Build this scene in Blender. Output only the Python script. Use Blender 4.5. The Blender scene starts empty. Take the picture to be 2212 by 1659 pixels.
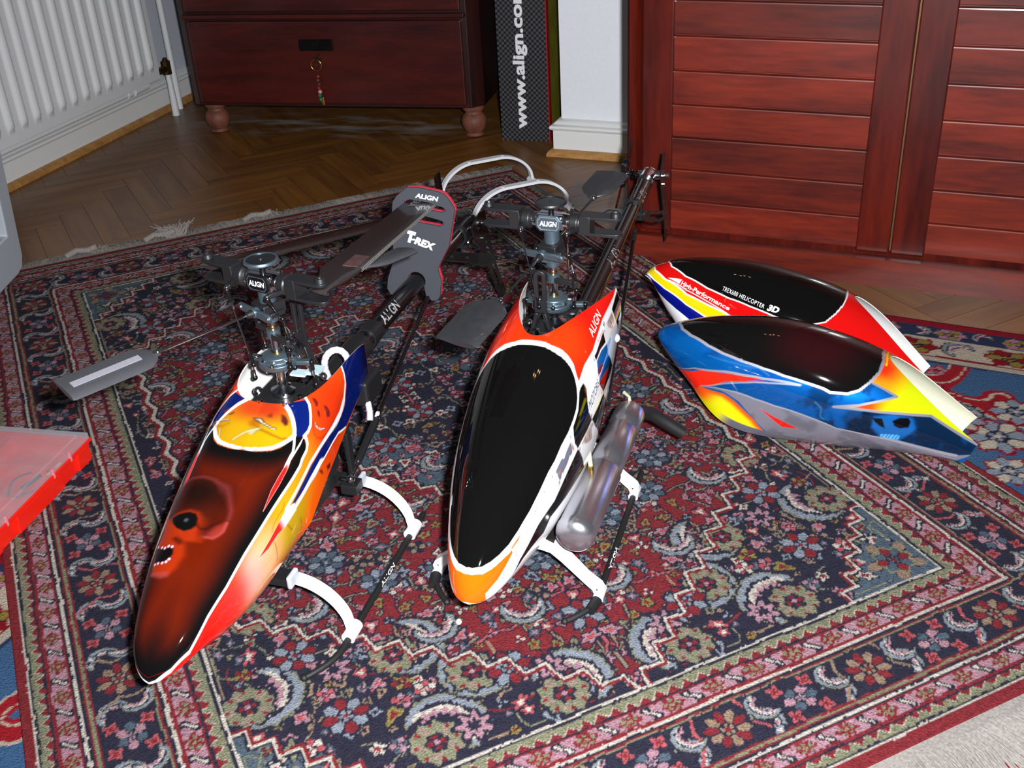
import bpy, bmesh, math, random
import numpy as np
from mathutils import Matrix, Vector
SC = bpy.context.scene
COL = SC.collection
PI = math.pi
# ---------------------------------------------------------------- camera
CAM_H = 0.92
def _camera():
    pitch, roll, fpx = 0.51817, -0.05857, 2383.5
    cp, sp, cr, sr = math.cos(pitch), math.sin(pitch), math.cos(roll), math.sin(roll)
    M = np.array([[cr, -sr, 0], [sr, cr, 0], [0, 0, 1]]) @ np.array([[1, 0, 0], [0, -sp, -cp], [0, cp, -sp]])
    cd = bpy.data.cameras.new('camera'); co = bpy.data.objects.new('camera', cd); COL.objects.link(co)
    right, down, fwd = M[0], M[1], M[2]
    m = Matrix(((right[0], -down[0], -fwd[0], 0), (right[1], -down[1], -fwd[1], 0), (right[2], -down[2], -fwd[2], CAM_H), (0, 0, 0, 1)))
    co.matrix_world = m
    cd.sensor_fit = 'HORIZONTAL'; cd.sensor_width = 36.0; cd.lens = 36.0 * fpx / 2212.0
    cd.clip_start = 0.02; cd.clip_end = 50
    SC.camera = co
_camera()
# ---------------------------------------------------------------- world, flash, exposure
SC.view_settings.view_transform = 'Standard'; SC.view_settings.look = 'None'
SC.view_settings.gamma = 1.0; SC.view_settings.use_curve_mapping = False
SC.view_settings.exposure = 0.0
w = bpy.data.worlds.new('room_ambience'); SC.world = w; w.use_nodes = True
w.node_tree.nodes['Background'].inputs[0].default_value = (0.95, 0.93, 1.0, 1)
w.node_tree.nodes['Background'].inputs[1].default_value = 0.05
def point_lamp(name, loc, watts, color, radius):
    l = bpy.data.lights.new(name, 'POINT'); l.energy = watts; l.color = color; l.shadow_soft_size = radius
    o = bpy.data.objects.new(name, l); o.location = loc; COL.objects.link(o); return o
def flash():
    l = bpy.data.lights.new('camera_flash', 'SPOT'); l.energy = 245.0; l.color = (0.95, 0.97, 1.0); l.shadow_soft_size = 0.019; l.spot_size = math.radians(112); l.spot_blend = 1.0
    o = bpy.data.objects.new('camera_flash', l); m = SC.camera.matrix_world.copy(); m.translation = (0.062, 0.0, CAM_H + 0.035); o.matrix_world = m; COL.objects.link(o)
flash()
SC.cycles.use_denoising = True; SC.cycles.transparent_max_bounces = 24
# ---------------------------------------------------------------- colour and materials
def lin(c):
    c = np.asarray(c, float) / 255.0
    return np.where(c <= 0.04045, c / 12.92, ((c + 0.055) / 1.055) ** 2.4)
def L4(c): return tuple(float(x) for x in lin(c)) + (1.0,)
def mat(name, rgb, rough=0.5, metal=0.0, coat=0.0, bump=0.0, bscale=200.0, var=0.0, spec=0.5, trans=0.0, stretch=None, alpha=1.0):
    m = bpy.data.materials.new(name); m.use_nodes = True; nt = m.node_tree; b = nt.nodes['Principled BSDF']
    b.inputs['Base Color'].default_value = L4(rgb); b.inputs['Roughness'].default_value = rough
    b.inputs['Metallic'].default_value = metal; b.inputs['Coat Weight'].default_value = coat
    b.inputs['Specular IOR Level'].default_value = spec; b.inputs['Transmission Weight'].default_value = trans
    b.inputs['Alpha'].default_value = alpha
    if bump or var:
        tc = nt.nodes.new('ShaderNodeTexCoord'); mp = nt.nodes.new('ShaderNodeMapping'); nt.links.new(tc.outputs['Object'], mp.inputs[0])
        if stretch: mp.inputs['Scale'].default_value = stretch
        n = nt.nodes.new('ShaderNodeTexNoise'); n.inputs['Scale'].default_value = bscale; n.inputs['Detail'].default_value = 4
        nt.links.new(mp.outputs[0], n.inputs['Vector'])
        if bump:
            bp = nt.nodes.new('ShaderNodeBump'); bp.inputs['Strength'].default_value = bump; bp.inputs['Distance'].default_value = 0.002
            nt.links.new(n.outputs['Fac'], bp.inputs['Height']); nt.links.new(bp.outputs[0], b.inputs['Normal'])
        if var:
            mx = nt.nodes.new('ShaderNodeMix'); mx.data_type = 'RGBA'
            mx.inputs[6].default_value = L4([v * (1 - var) for v in rgb]); mx.inputs[7].default_value = L4([min(255, v * (1 + var)) for v in rgb])
            nt.links.new(n.outputs['Fac'], mx.inputs[0]); nt.links.new(mx.outputs[2], b.inputs['Base Color'])
    return m
def wood(name, c1, c2, scale=1.0, axis='X', rough=0.35, coat=0.3, ring=14.0, spec=0.5):
    m = bpy.data.materials.new(name); m.use_nodes = True; nt = m.node_tree; b = nt.nodes['Principled BSDF']
    tc = nt.nodes.new('ShaderNodeTexCoord'); mp = nt.nodes.new('ShaderNodeMapping'); nt.links.new(tc.outputs['Object'], mp.inputs[0])
    oi = nt.nodes.new('ShaderNodeObjectInfo')
    s = {'X': (1.2, 9, 9), 'Y': (9, 1.2, 9), 'Z': (9, 9, 1.2)}[axis]
    mp.inputs['Scale'].default_value = [v * scale for v in s]
    va = nt.nodes.new('ShaderNodeVectorMath'); va.operation = 'ADD'
    vs = nt.nodes.new('ShaderNodeVectorMath'); vs.operation = 'SCALE'; vs.inputs[0].default_value = (13.1, 7.7, 5.3)
    nt.links.new(oi.outputs['Random'], vs.inputs['Scale']); nt.links.new(mp.outputs[0], va.inputs[0]); nt.links.new(vs.outputs[0], va.inputs[1])
    n = nt.nodes.new('ShaderNodeTexNoise'); n.inputs['Scale'].default_value = 2.2; n.inputs['Detail'].default_value = 6; n.inputs['Distortion'].default_value = 0.6
    nt.links.new(va.outputs[0], n.inputs['Vector'])
    n2 = nt.nodes.new('ShaderNodeTexNoise'); n2.inputs['Scale'].default_value = ring; n2.inputs['Detail'].default_value = 3
    nt.links.new(va.outputs[0], n2.inputs['Vector'])
    mm = nt.nodes.new('ShaderNodeMath'); mm.operation = 'MULTIPLY_ADD'; mm.inputs[1].default_value = 0.45; nt.links.new(n2.outputs['Fac'], mm.inputs[0]); nt.links.new(n.outputs['Fac'], mm.inputs[2])
    r = nt.nodes.new('ShaderNodeValToRGB'); r.color_ramp.elements[0].position = 0.5; r.color_ramp.elements[1].position = 0.92
    r.color_ramp.elements[0].color = L4(c1); r.color_ramp.elements[1].color = L4(c2)
    nt.links.new(mm.outputs[0], r.inputs[0]); nt.links.new(r.outputs[0], b.inputs['Base Color'])
    b.inputs['Roughness'].default_value = rough; b.inputs['Coat Weight'].default_value = coat; b.inputs['Coat Roughness'].default_value = 0.15
    b.inputs['Specular IOR Level'].default_value = spec
    return m
def paint_mat(name, rough=0.3, coat=1.0, coat_rough=0.05, wool=False, spec=0.5):
    """colour read from the 'paint' attribute; its alpha is how metallic the paint is"""
    m = bpy.data.materials.new(name); m.use_nodes = True; nt = m.node_tree; b = nt.nodes['Principled BSDF']
    a = nt.nodes.new('ShaderNodeAttribute'); a.attribute_name = 'paint'
    b.inputs['Roughness'].default_value = rough; b.inputs['Coat Weight'].default_value = coat; b.inputs['Coat Roughness'].default_value = coat_rough
    b.inputs['Specular IOR Level'].default_value = spec
    tc = nt.nodes.new('ShaderNodeTexCoord')
    if wool:
        n = nt.nodes.new('ShaderNodeTexNoise'); n.inputs['Scale'].default_value = 420; n.inputs['Detail'].default_value = 3; nt.links.new(tc.outputs['Object'], n.inputs['Vector'])
        bp = nt.nodes.new('ShaderNodeBump'); bp.inputs['Strength'].default_value = 0.9; bp.inputs['Distance'].default_value = 0.003
        nt.links.new(n.outputs['Fac'], bp.inputs['Height']); nt.links.new(bp.outputs[0], b.inputs['Normal'])
        hs = nt.nodes.new('ShaderNodeMix'); hs.data_type = 'RGBA'; hs.blend_type = 'MULTIPLY'; hs.inputs[0].default_value = 0.55
        mr = nt.nodes.new('ShaderNodeMapRange'); mr.inputs[1].default_value = 0.3; mr.inputs[2].default_value = 0.7; mr.inputs[3].default_value = 0.55; mr.inputs[4].default_value = 1.35
        nt.links.new(n.outputs['Fac'], mr.inputs[0]); nt.links.new(a.outputs['Color'], hs.inputs[6]); nt.links.new(mr.outputs[0], hs.inputs[7])
        nt.links.new(hs.outputs[2], b.inputs['Base Color'])
        pass
    else:
        nt.links.new(a.outputs['Color'], b.inputs['Base Color']); nt.links.new(a.outputs['Alpha'], b.inputs['Metallic'])
    return m
MT = dict(
 black=mat('black_plastic', (26, 26, 28), 0.42, bump=0.05, bscale=600),
 blackgl=mat('black_gloss', (14, 14, 15), 0.22, coat=0.3, var=0.15),
 carbon=mat('carbon_plate', (30, 29, 28), 0.3, coat=0.4, var=0.35, bscale=900),
 grey=mat('grey_anodised_metal', (96, 112, 122), 0.38, 0.75, var=0.06),
 lgrey=mat('pale_anodised_metal', (150, 165, 172), 0.4, 0.7, var=0.05),
 steel=mat('polished_steel', (205, 205, 208), 0.16, 1.0, var=0.04),
 chrome=mat('chrome', (225, 225, 230), 0.12, 1.0, var=0.03),
 brass=mat('brass', (190, 150, 70), 0.3, 1.0, var=0.1),
 mufflr=mat('heat_tinted_metal', (205, 204, 212), 0.27, 0.95, var=0.12, bscale=30),
 white=mat('white_plastic', (238, 239, 242), 0.35, coat=0.2, var=0.02),
 wlet=mat('white_lettering', (240, 240, 242), 0.5, var=0.02),
 glet=mat('grey_lettering', (150, 150, 152), 0.5, var=0.05),
 rlet=mat('red_lettering', (200, 40, 60), 0.5, var=0.05),
 klet=mat('black_lettering', (30, 30, 32), 0.5, var=0.05),
 rubber=mat('black_rubber', (18, 18, 19), 0.6, bump=0.1, bscale=400),
 foam=mat('charcoal_foam', (66, 68, 74), 0.9, bump=0.25, bscale=900, var=0.06, spec=0.2),
 foamred=mat('red_foam', (190, 50, 66), 0.85, bump=0.2, bscale=700, var=0.08, spec=0.2),
 silic=mat('milky_silicone', (200, 205, 175), 0.35, trans=0.3, var=0.1),
 spiral=mat('spiral_wrap_plastic', (205, 200, 215), 0.4, var=0.05),
 wire=mat('red_wire', (160, 40, 40), 0.5, var=0.05), wireb=mat('pale_blue_wire', (90, 150, 180), 0.5, var=0.05),
 redpl=mat('red_case_plastic', (225, 28, 12), 0.4, coat=0.1, var=0.04),
 inner=mat('bare_white_shell', (232, 232, 228), 0.4, coat=0.3, var=0.02), inneryel=mat('bare_cream_shell', (226, 226, 200), 0.4, coat=0.3, var=0.03),
)
# ---------------------------------------------------------------- mesh helpers
V3 = lambda *a: np.array(a, float)
def unit(v):
    v = np.asarray(v, float); return v / max(np.linalg.norm(v), 1e-12)
def basis(d):
    d = unit(d); a = V3(0, 0, 1) if abs(d[2]) < 0.9 else V3(1, 0, 0)
    u = unit(np.cross(a, d)); return u, np.cross(d, u), d
SPLIT = {'hinge_clip', 'bracket', 'brace_end', 'brace_sleeve', 'grip_bolt', 'clamp_screw', 'fin_bolt', 'cap_screw', 'frame_bolt', 'screw', 'swash_ball', 'ball_link', 'cable_tie', 'brass_ring', 'bearing_block', 'print_block', 'sleeve', 'muffler_mount', 'main_strut', 'washout_hub', 'blade_grip'}
class MB:
    def __init__(s): s.v = []; s.f = []
    def add(s, vs, fs):
        k = len(s.v); s.v.extend([tuple(map(float, p)) for p in vs]); s.f.extend([tuple(i + k for i in f) for f in fs]); return s
    def box(s, c, size, ax=None, taper=1.0):
        c = V3(*c); h = V3(*size) / 2; A = np.eye(3) if ax is None else np.array(ax, float)
        vs = []
        for z in (-1, 1):
            for y in (-1, 1):
                for x in (-1, 1):
                    t = taper if z > 0 else 1.0
                    vs.append(c + A[0] * h[0] * x * t + A[1] * h[1] * y * t + A[2] * h[2] * z)
        return s.add(vs, [(0, 2, 3, 1), (4, 5, 7, 6), (0, 1, 5, 4), (2, 6, 7, 3), (0, 4, 6, 2), (1, 3, 7, 5)])
    def bar(s, a, b, wd, th, up=(0, 0, 1)):
        a, b = V3(*a), V3(*b); d = unit(b - a); side = unit(np.cross(up, d)); u = np.cross(d, side)
        return s.box((a + b) / 2, (np.linalg.norm(b - a), wd, th), (d, side, u))
    def cyl(s, a, b, r1, r2=None, n=20, caps=True):
        a, b = V3(*a), V3(*b); r2 = r1 if r2 is None else r2; u, v, d = basis(b - a); vs = []
        for p, r in ((a, r1), (b, r2)):
            for i in range(n):
                t = 2 * PI * i / n; vs.append(p + u * math.cos(t) * r + v * math.sin(t) * r)
        fs = [(i, (i + 1) % n, n + (i + 1) % n, n + i) for i in range(n)]
        if caps: fs += [tuple(range(n - 1, -1, -1)), tuple(range(n, 2 * n))]
        return s.add(vs, fs)
    def lathe(s, prof, o=(0, 0, 0), axis=(0, 0, 1), n=28, ring=False):
        o = V3(*o); u, v, d = basis(axis); vs = []; fs = []; m = len(prof)
        for r, z in prof:
            for i in range(n):
                t = 2 * PI * i / n; vs.append(o + d * z + (u * math.cos(t) + v * math.sin(t)) * max(r, 1e-5))
        for j in range(m - 1):
            for i in range(n): fs.append((j * n + i, j * n + (i + 1) % n, (j + 1) * n + (i + 1) % n, (j + 1) * n + i))
        if ring:
            for i in range(n): fs.append(((m - 1) * n + i, (m - 1) * n + (i + 1) % n, (i + 1) % n, i))
            return s.add(vs, fs)
        if prof[0][0] > 1e-4: fs.append(tuple(range(n - 1, -1, -1)))
        if prof[-1][0] > 1e-4: fs.append(tuple((m - 1) * n + i for i in range(n)))
        return s.add(vs, fs)
    def ball(s, c, r, n=14):
        return s.lathe([(r * math.sin(t), -r * math.cos(t)) for t in np.linspace(0, PI, n // 2 + 2)], c, (0, 0, 1), n)
    def tube(s, path, r, n=12, closed=False, caps=True):
        P = [V3(*p) for p in path]; m = len(P); rr = r if hasattr(r, '__len__') else [r] * m
        T = [unit((P[(i + 1) % m] if closed or i < m - 1 else P[i]) - (P[i - 1] if closed or i > 0 else P[i])) for i in range(m)]
        u, v, _ = basis(T[0]); vs = []
        for i in range(m):
            u = unit(u - T[i] * (u @ T[i])); v = np.cross(T[i], u)
            for k in range(n):
                t = 2 * PI * k / n; vs.append(P[i] + (u * math.cos(t) + v * math.sin(t)) * rr[i])
        fs = []
        for i in range(m if closed else m - 1):
            a, b = i * n, ((i + 1) % m) * n
            for k in range(n): fs.append((a + k, a + (k + 1) % n, b + (k + 1) % n, b + k))
        if caps and not closed: fs += [tuple(range(n - 1, -1, -1)), tuple((m - 1) * n + k for k in range(n))]
        return s.add(vs, fs)
    def ribbon(s, path, wdir, wd, th):
        """flat strap swept along path; wdir = direction of its width (fn or vector)"""
        P = [V3(*p) for p in path]; m = len(P); vs = []; fs = []
        for i in range(m):
            t = unit(P[min(i + 1, m - 1)] - P[max(i - 1, 0)]); wv = unit(wdir); nn = unit(np.cross(t, wv))
            ww = wd[i] if hasattr(wd, '__len__') else wd; hh = th[i] if hasattr(th, '__len__') else th
            for a, b in ((-1, -1), (1, -1), (1, 1), (-1, 1)): vs.append(P[i] + wv * a * ww / 2 + nn * b * hh / 2)
        for i in range(m - 1):
            for k in range(4): fs.append((i * 4 + k, i * 4 + (k + 1) % 4, (i + 1) * 4 + (k + 1) % 4, (i + 1) * 4 + k))
        fs += [(3, 2, 1, 0), tuple((m - 1) * 4 + k for k in range(4))]
        return s.add(vs, fs)
    def plate(s, outer, holes=(), o=(0, 0, 0), u=(1, 0, 0), v=(0, 1, 0), t=0.002):
        """flat plate with real holes, thickness t centred on the plane"""
        o, u, v = V3(*o), unit(u), unit(v); w_ = np.cross(u, v); bm = bmesh.new(); edges = []
        loops = [list(outer)] + [list(h) for h in holes]
        for lp in loops:
            vs = [bm.verts.new((p[0], p[1], 0)) for p in lp]
            for i in range(len(vs)): edges.append(bm.edges.new((vs[i], vs[(i + 1) % len(vs)])))
        bmesh.ops.triangle_fill(bm, use_beauty=True, use_dissolve=False, edges=edges)
        bm.verts.index_update(); vv = [tuple(x.co) for x in bm.verts]; n = len(vv); fs = []
        for f in bm.faces:
            idx = [x.index for x in f.verts]
            if f.normal.z < 0: idx.reverse()
            fs.append(tuple(i + n for i in idx)); fs.append(tuple(reversed(idx)))
        k = 0
        for li, lp in enumerate(loops):
            m = len(lp); area = sum(lp[i][0] * lp[(i + 1) % m][1] - lp[(i + 1) % m][0] * lp[i][1] for i in range(m))
            ccw = area > 0
            for i in range(m):
                a, b = k + i, k + (i + 1) % m
                q = (a, b, b + n, a + n)
                fs.append(q if (ccw == (li == 0)) else tuple(reversed(q)))
            k += m
        bm.free()
        P = [o + u * p[0] + v * p[1] - w_ * t / 2 for p in vv] + [o + u * p[0] + v * p[1] + w_ * t / 2 for p in vv]
        return s.add(P, fs)
    def pieces(s):
        """separate pieces of this builder: islands, joined when their boxes touch"""
        par = list(range(len(s.v)))
        def find(i):
            while par[i] != i: par[i] = par[par[i]]; i = par[i]
            return i
        for f in s.f:
            for j in f[1:]: par[find(j)] = find(f[0])
        isl = {}
        for i in range(len(s.v)): isl.setdefault(find(i), []).append(i)
        V_ = np.array(s.v); G = [[set(k), V_[k].min(0) - .0004, V_[k].max(0) + .0004] for k in isl.values()]; go = True
        while go:
            go = False; out = []
            for g in G:
                for h in out:
                    if (g[1] <= h[2]).all() and (h[1] <= g[2]).all(): h[0] |= g[0]; h[1] = np.minimum(h[1], g[1]); h[2] = np.maximum(h[2], g[2]); go = True; break
                else: out.append(g)
            G = out
        res = []
        for g in G:
            idx = sorted(g[0]); mp = {i: k for k, i in enumerate(idx)}; b = MB(); b.v = [s.v[i] for i in idx]; b.f = [tuple(mp[i] for i in f) for f in s.f if f[0] in mp]; res.append(b)
        return res
    def build(s, name, material, parent=None, smooth=35, bevel=0.0, matrix=None):
        if name in SPLIT:
            ps = s.pieces()
            if len(ps) > 1: return [p._build(name, material, parent, smooth, bevel, matrix) for p in ps][0]
        return s._build(name, material, parent, smooth, bevel, matrix)
    def _build(s, name, material, parent=None, smooth=35, bevel=0.0, matrix=None):
        me = bpy.data.meshes.new(name); me.from_pydata(s.v, [], s.f)
        if matrix is not None: me.transform(matrix)
        me.validate(verbose=False)
        bm = bmesh.new(); bm.from_mesh(me); bmesh.ops.recalc_face_normals(bm, faces=bm.faces); bm.to_mesh(me); bm.free()
        if smooth:
            for p in me.polygons: p.use_smooth = True
            me.set_sharp_from_angle(angle=math.radians(smooth))
        me.materials.append(material)
        o = bpy.data.objects.new(name, me); COL.objects.link(o)
        if parent is not None: o.parent = parent
        if bevel:
            b = o.modifiers.new('edge', 'BEVEL'); b.width = bevel; b.segments = 2; b.limit_method = 'ANGLE'; b.angle_limit = math.radians(40); b.harden_normals = False
        return o
def tag(o, label, cat, group=None, kind=None):
    if label: o['label'] = label
    if cat: o['category'] = cat
    if group: o['group'] = group
    if kind: o['kind'] = kind
    return o
def thing(name, label, cat, loc=(0, 0, 0), rz=0.0, group=None):
    o = bpy.data.objects.new(name, None); COL.objects.link(o); o.location = loc; o.rotation_euler = (0, 0, rz); o.empty_display_size = 0.05
    return tag(o, label, cat, group)
def struct(o): o['kind'] = 'structure'; return o
def text_verts(txt, bold=0.02, shear=0.0, space=1.0):
    """(verts in a 0..1 box, faces, aspect) of a word"""
    cu = bpy.data.curves.new('word', 'FONT'); cu.body = txt; cu.offset = bold; cu.shear = shear; cu.space_character = space; cu.resolution_u = 3
    ob = bpy.data.objects.new('word', cu); COL.objects.link(ob)
    dg = bpy.context.evaluated_depsgraph_get(); me = bpy.data.meshes.new_from_object(ob.evaluated_get(dg))
    vs = np.array([v.co[:2] for v in me.vertices]); fs = [tuple(p.vertices) for p in me.polygons]
    bpy.data.objects.remove(ob); bpy.data.curves.remove(cu); bpy.data.meshes.remove(me)
    lo, hi = vs.min(0), vs.max(0); return (vs - lo) / (hi - lo), fs, (hi[0] - lo[0]) / (hi[1] - lo[1])
def lettering(txt, material, parent, fn, bold=0.02, shear=0.0, name='lettering', space=1.0):
    vs, fs, _ = text_verts(txt, bold, shear, space)
    b = MB(); b.add([fn(a, c) for a, c in vs], fs); me = bpy.data.meshes.new(name); me.from_pydata(b.v, [], b.f); me.materials.append(material)
    o = bpy.data.objects.new(name, me); COL.objects.link(o); o.parent = parent; return o
def planar(p0, u, v): # u, v full extents
    p0, u, v = V3(*p0), V3(*u), V3(*v); return lambda a, c: p0 + u * a + v * c
def set_paint(me, rgb, metal=None):
    a = me.color_attributes.new('paint', 'FLOAT_COLOR', 'POINT'); n = len(me.vertices)
    c = np.ones((n, 4), np.float32); c[:, :3] = lin(rgb); c[:, 3] = 0.0 if metal is None else metal
    a.data.foreach_set('color', c.ravel())
def grid_mesh(name, P, material, parent=None, closed=False):
    """P: (n,m,3) grid -> smooth quad mesh"""
    n, m = P.shape[:2]; me = bpy.data.meshes.new(name)
    idx = np.arange(n * m).reshape(n, m); q = np.stack([idx[:-1, :-1], idx[1:, :-1], idx[1:, 1:], idx[:-1, 1:]], -1).reshape(-1, 4)
    me.vertices.add(n * m); me.vertices.foreach_set('co', P.reshape(-1).astype(np.float32))
    me.loops.add(q.size); me.loops.foreach_set('vertex_index', q.reshape(-1).astype(np.int32))
    me.polygons.add(len(q)); me.polygons.foreach_set('loop_start', np.arange(0, q.size, 4, dtype=np.int32))
    try: me.polygons.foreach_set('loop_total', np.full(len(q), 4, np.int32))
    except Exception: pass
    me.polygons.foreach_set('use_smooth', np.ones(len(q), bool)); me.update(calc_edges=True); me.validate(verbose=False)
    me.materials.append(material); o = bpy.data.objects.new(name, me); COL.objects.link(o)
    if parent is not None: o.parent = parent
    return o
# ---------------------------------------------------------------- numpy noise and 2D painting
def vnoise(x, y, seed=0):
    xi, yi = np.floor(x).astype(np.int64), np.floor(y).astype(np.int64); fx, fy = x - xi, y - yi
    def h(a, b):
        n = (a * 374761393 + b * 668265263 + seed * 974634777) & 0x7fffffff; n = ((n ^ (n >> 13)) * 1274126177) & 0x7fffffff
        return ((n ^ (n >> 16)) & 0xffff) / 65535.0
    sx, sy = fx * fx * (3 - 2 * fx), fy * fy * (3 - 2 * fy)
    return (h(xi, yi) * (1 - sx) + h(xi + 1, yi) * sx) * (1 - sy) + (h(xi, yi + 1) * (1 - sx) + h(xi + 1, yi + 1) * sx) * sy
def fbm(x, y, seed=0, o=3): return sum(vnoise(x * 2 ** i, y * 2 ** i, seed + i) / 2 ** (i + 1) for i in range(o)) / (1 - 0.5 ** o)
def sstep(a, b, x):
    t = np.clip((x - a) / (b - a), 0, 1); return t * t * (3 - 2 * t)
class Painter:
    """paints flat colours onto scattered surface points (X, Y in metres along the surface)"""
    def __init__(s, X, Y, base): s.X, s.Y = X, Y; s.c = np.tile(np.asarray(base, float), (len(X), 1)); s.m = np.zeros(len(X)); s.aa = 0.0007
    def mix(s, w_, col, metal=0.0):
        w_ = w_[:, None] if np.ndim(w_) else w_; col = np.asarray(col, float); s.c = s.c * (1 - w_) + col * w_
        s.m = s.m * (1 - w_[:, 0]) + metal * w_[:, 0]
    def seg(s, P, closed):
        P = np.asarray(P, float); d = np.full(len(s.X), 9.0); n = len(P)
        for i in range(n if closed else n - 1):
            a, b = P[i], P[(i + 1) % n]; ab = b - a; L = ab @ ab
            if L < 1e-12: continue
            t = np.clip(((s.X - a[0]) * ab[0] + (s.Y - a[1]) * ab[1]) / L, 0, 1)
            d = np.minimum(d, np.hypot(s.X - a[0] - t * ab[0], s.Y - a[1] - t * ab[1]))
        return d
    def inside(s, P):
        P = np.asarray(P, float); r = np.zeros(len(s.X), bool); n = len(P)
        for i in range(n):
            (x1, y1), (x2, y2) = P[i], P[(i + 1) % n]
            if y1 == y2: continue
            c = (s.Y > y1) != (s.Y > y2); r ^= c & (s.X < (x2 - x1) * (s.Y - y1) / (y2 - y1) + x1)
        return r
    def sd(s, P): d = s.seg(P, True); return np.where(s.inside(P), d, -d)
    def fill(s, P, col, soft=None, metal=0.0, op=1.0):
        soft = soft or s.aa; w_ = sstep(-soft, soft, s.sd(P)) * op; s.mix(w_, col, metal); return w_
    def line(s, P, wd, col, soft=None, metal=0.0, op=1.0, closed=False):
        soft = soft or s.aa; s.mix(sstep(wd / 2 + soft, wd / 2 - soft, s.seg(P, closed)) * op, col, metal)
    def blob(s, p, r, col, op=1.0, metal=0.0, mask=None):
        w_ = sstep(r, r * 0.15, np.hypot(s.X - p[0], s.Y - p[1])) * op
        if mask is not None: w_ = w_ * mask
        s.mix(w_, col, metal)
SHAPE={'M':{'L':0.4793,'ta':0.6223,'zt':[0.0,0.039,0.083,0.1282,0.1748,0.1963],'w':[0.0,0.025,0.0464,0.0691,0.08,0.069],'zw':[0.0,0.0032,0.0221,0.0467,0.0731,0.1179],'zb':[0.0,-0.0145,-0.0231,-0.0212,0.0073,0.059],'wb':[0.0,0.0,0.0209,0.0456,0.064,0.0525],'e':2.3084,'c1':37.9347,'c2':23.907,'fr':[[-0.0626,0.9218,0.1264],[-0.3173,-0.94832,-0.00326],[0.94832,-0.3173,0.0],[-0.00104,-0.00309,0.99999]]},'L':{'L':0.4759,'ta':0.6487,'zt':[0.0,0.0301,0.0628,0.0952,0.1428,0.2064],'w':[0.0,0.0259,0.0468,0.0685,0.0733,0.0555],'zw':[0.0,0.009,0.0246,0.0446,0.0904,0.1233],'zb':[0.0,0.008,-0.0035,0.0008,0.0614,0.093],'wb':[0.0,0.0,0.0329,0.049,0.0873,0.0575],'e':3.0233,'c1':89.0365,'c2':-2.3047,'fr':[[-0.3844,0.8306,0.1221],[-0.30887,-0.95059,-0.03124],[0.95106,-0.30902,0.0],[-0.00965,-0.02971,0.99951]]},'B':{'L':0.4613,'ta':0.647,'zt':[0.0,0.03,0.0797,0.1329,0.1645,0.1642],'w':[0.0,0.0247,0.047,0.0693,0.077,0.052],'zw':[0.0,0.0044,0.02,0.0433,0.0698,0.1093],'zb':[0.0,-0.0166,-0.0335,-0.0389,0.0186,0.1063],'wb':[0.0,0.0,0.016,0.0617,0.0556,0.0328],'e':2.1965,'c1':42.6158,'c2':13.5691,'fr':[[0.2308,1.5132,0.1353],[-0.80126,0.35984,0.47802],[-0.36764,-0.92642,0.08114],[0.47205,-0.11072,0.87459]]},'R':{'L':0.4654,'ta':0.6355,'zt':[0.0,0.0407,0.0871,0.1338,0.1652,0.1598],'w':[0.0,0.0233,0.0475,0.0696,0.0733,0.0364],'zw':[0.0,0.0124,0.0206,0.044,0.0797,0.1047],'zb':[0.0,-0.0038,-0.0288,-0.0388,0.0105,0.1042],'wb':[0.0,0.0,0.0142,0.0612,0.0513,0.0304],'e':2.0955,'c1':41.1541,'c2':24.1599,'fr':[[0.2323,1.687,0.1527],[-0.79294,0.34845,0.49983],[-0.33435,-0.93463,0.12114],[0.50937,-0.07106,0.85761]]}}
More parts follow.
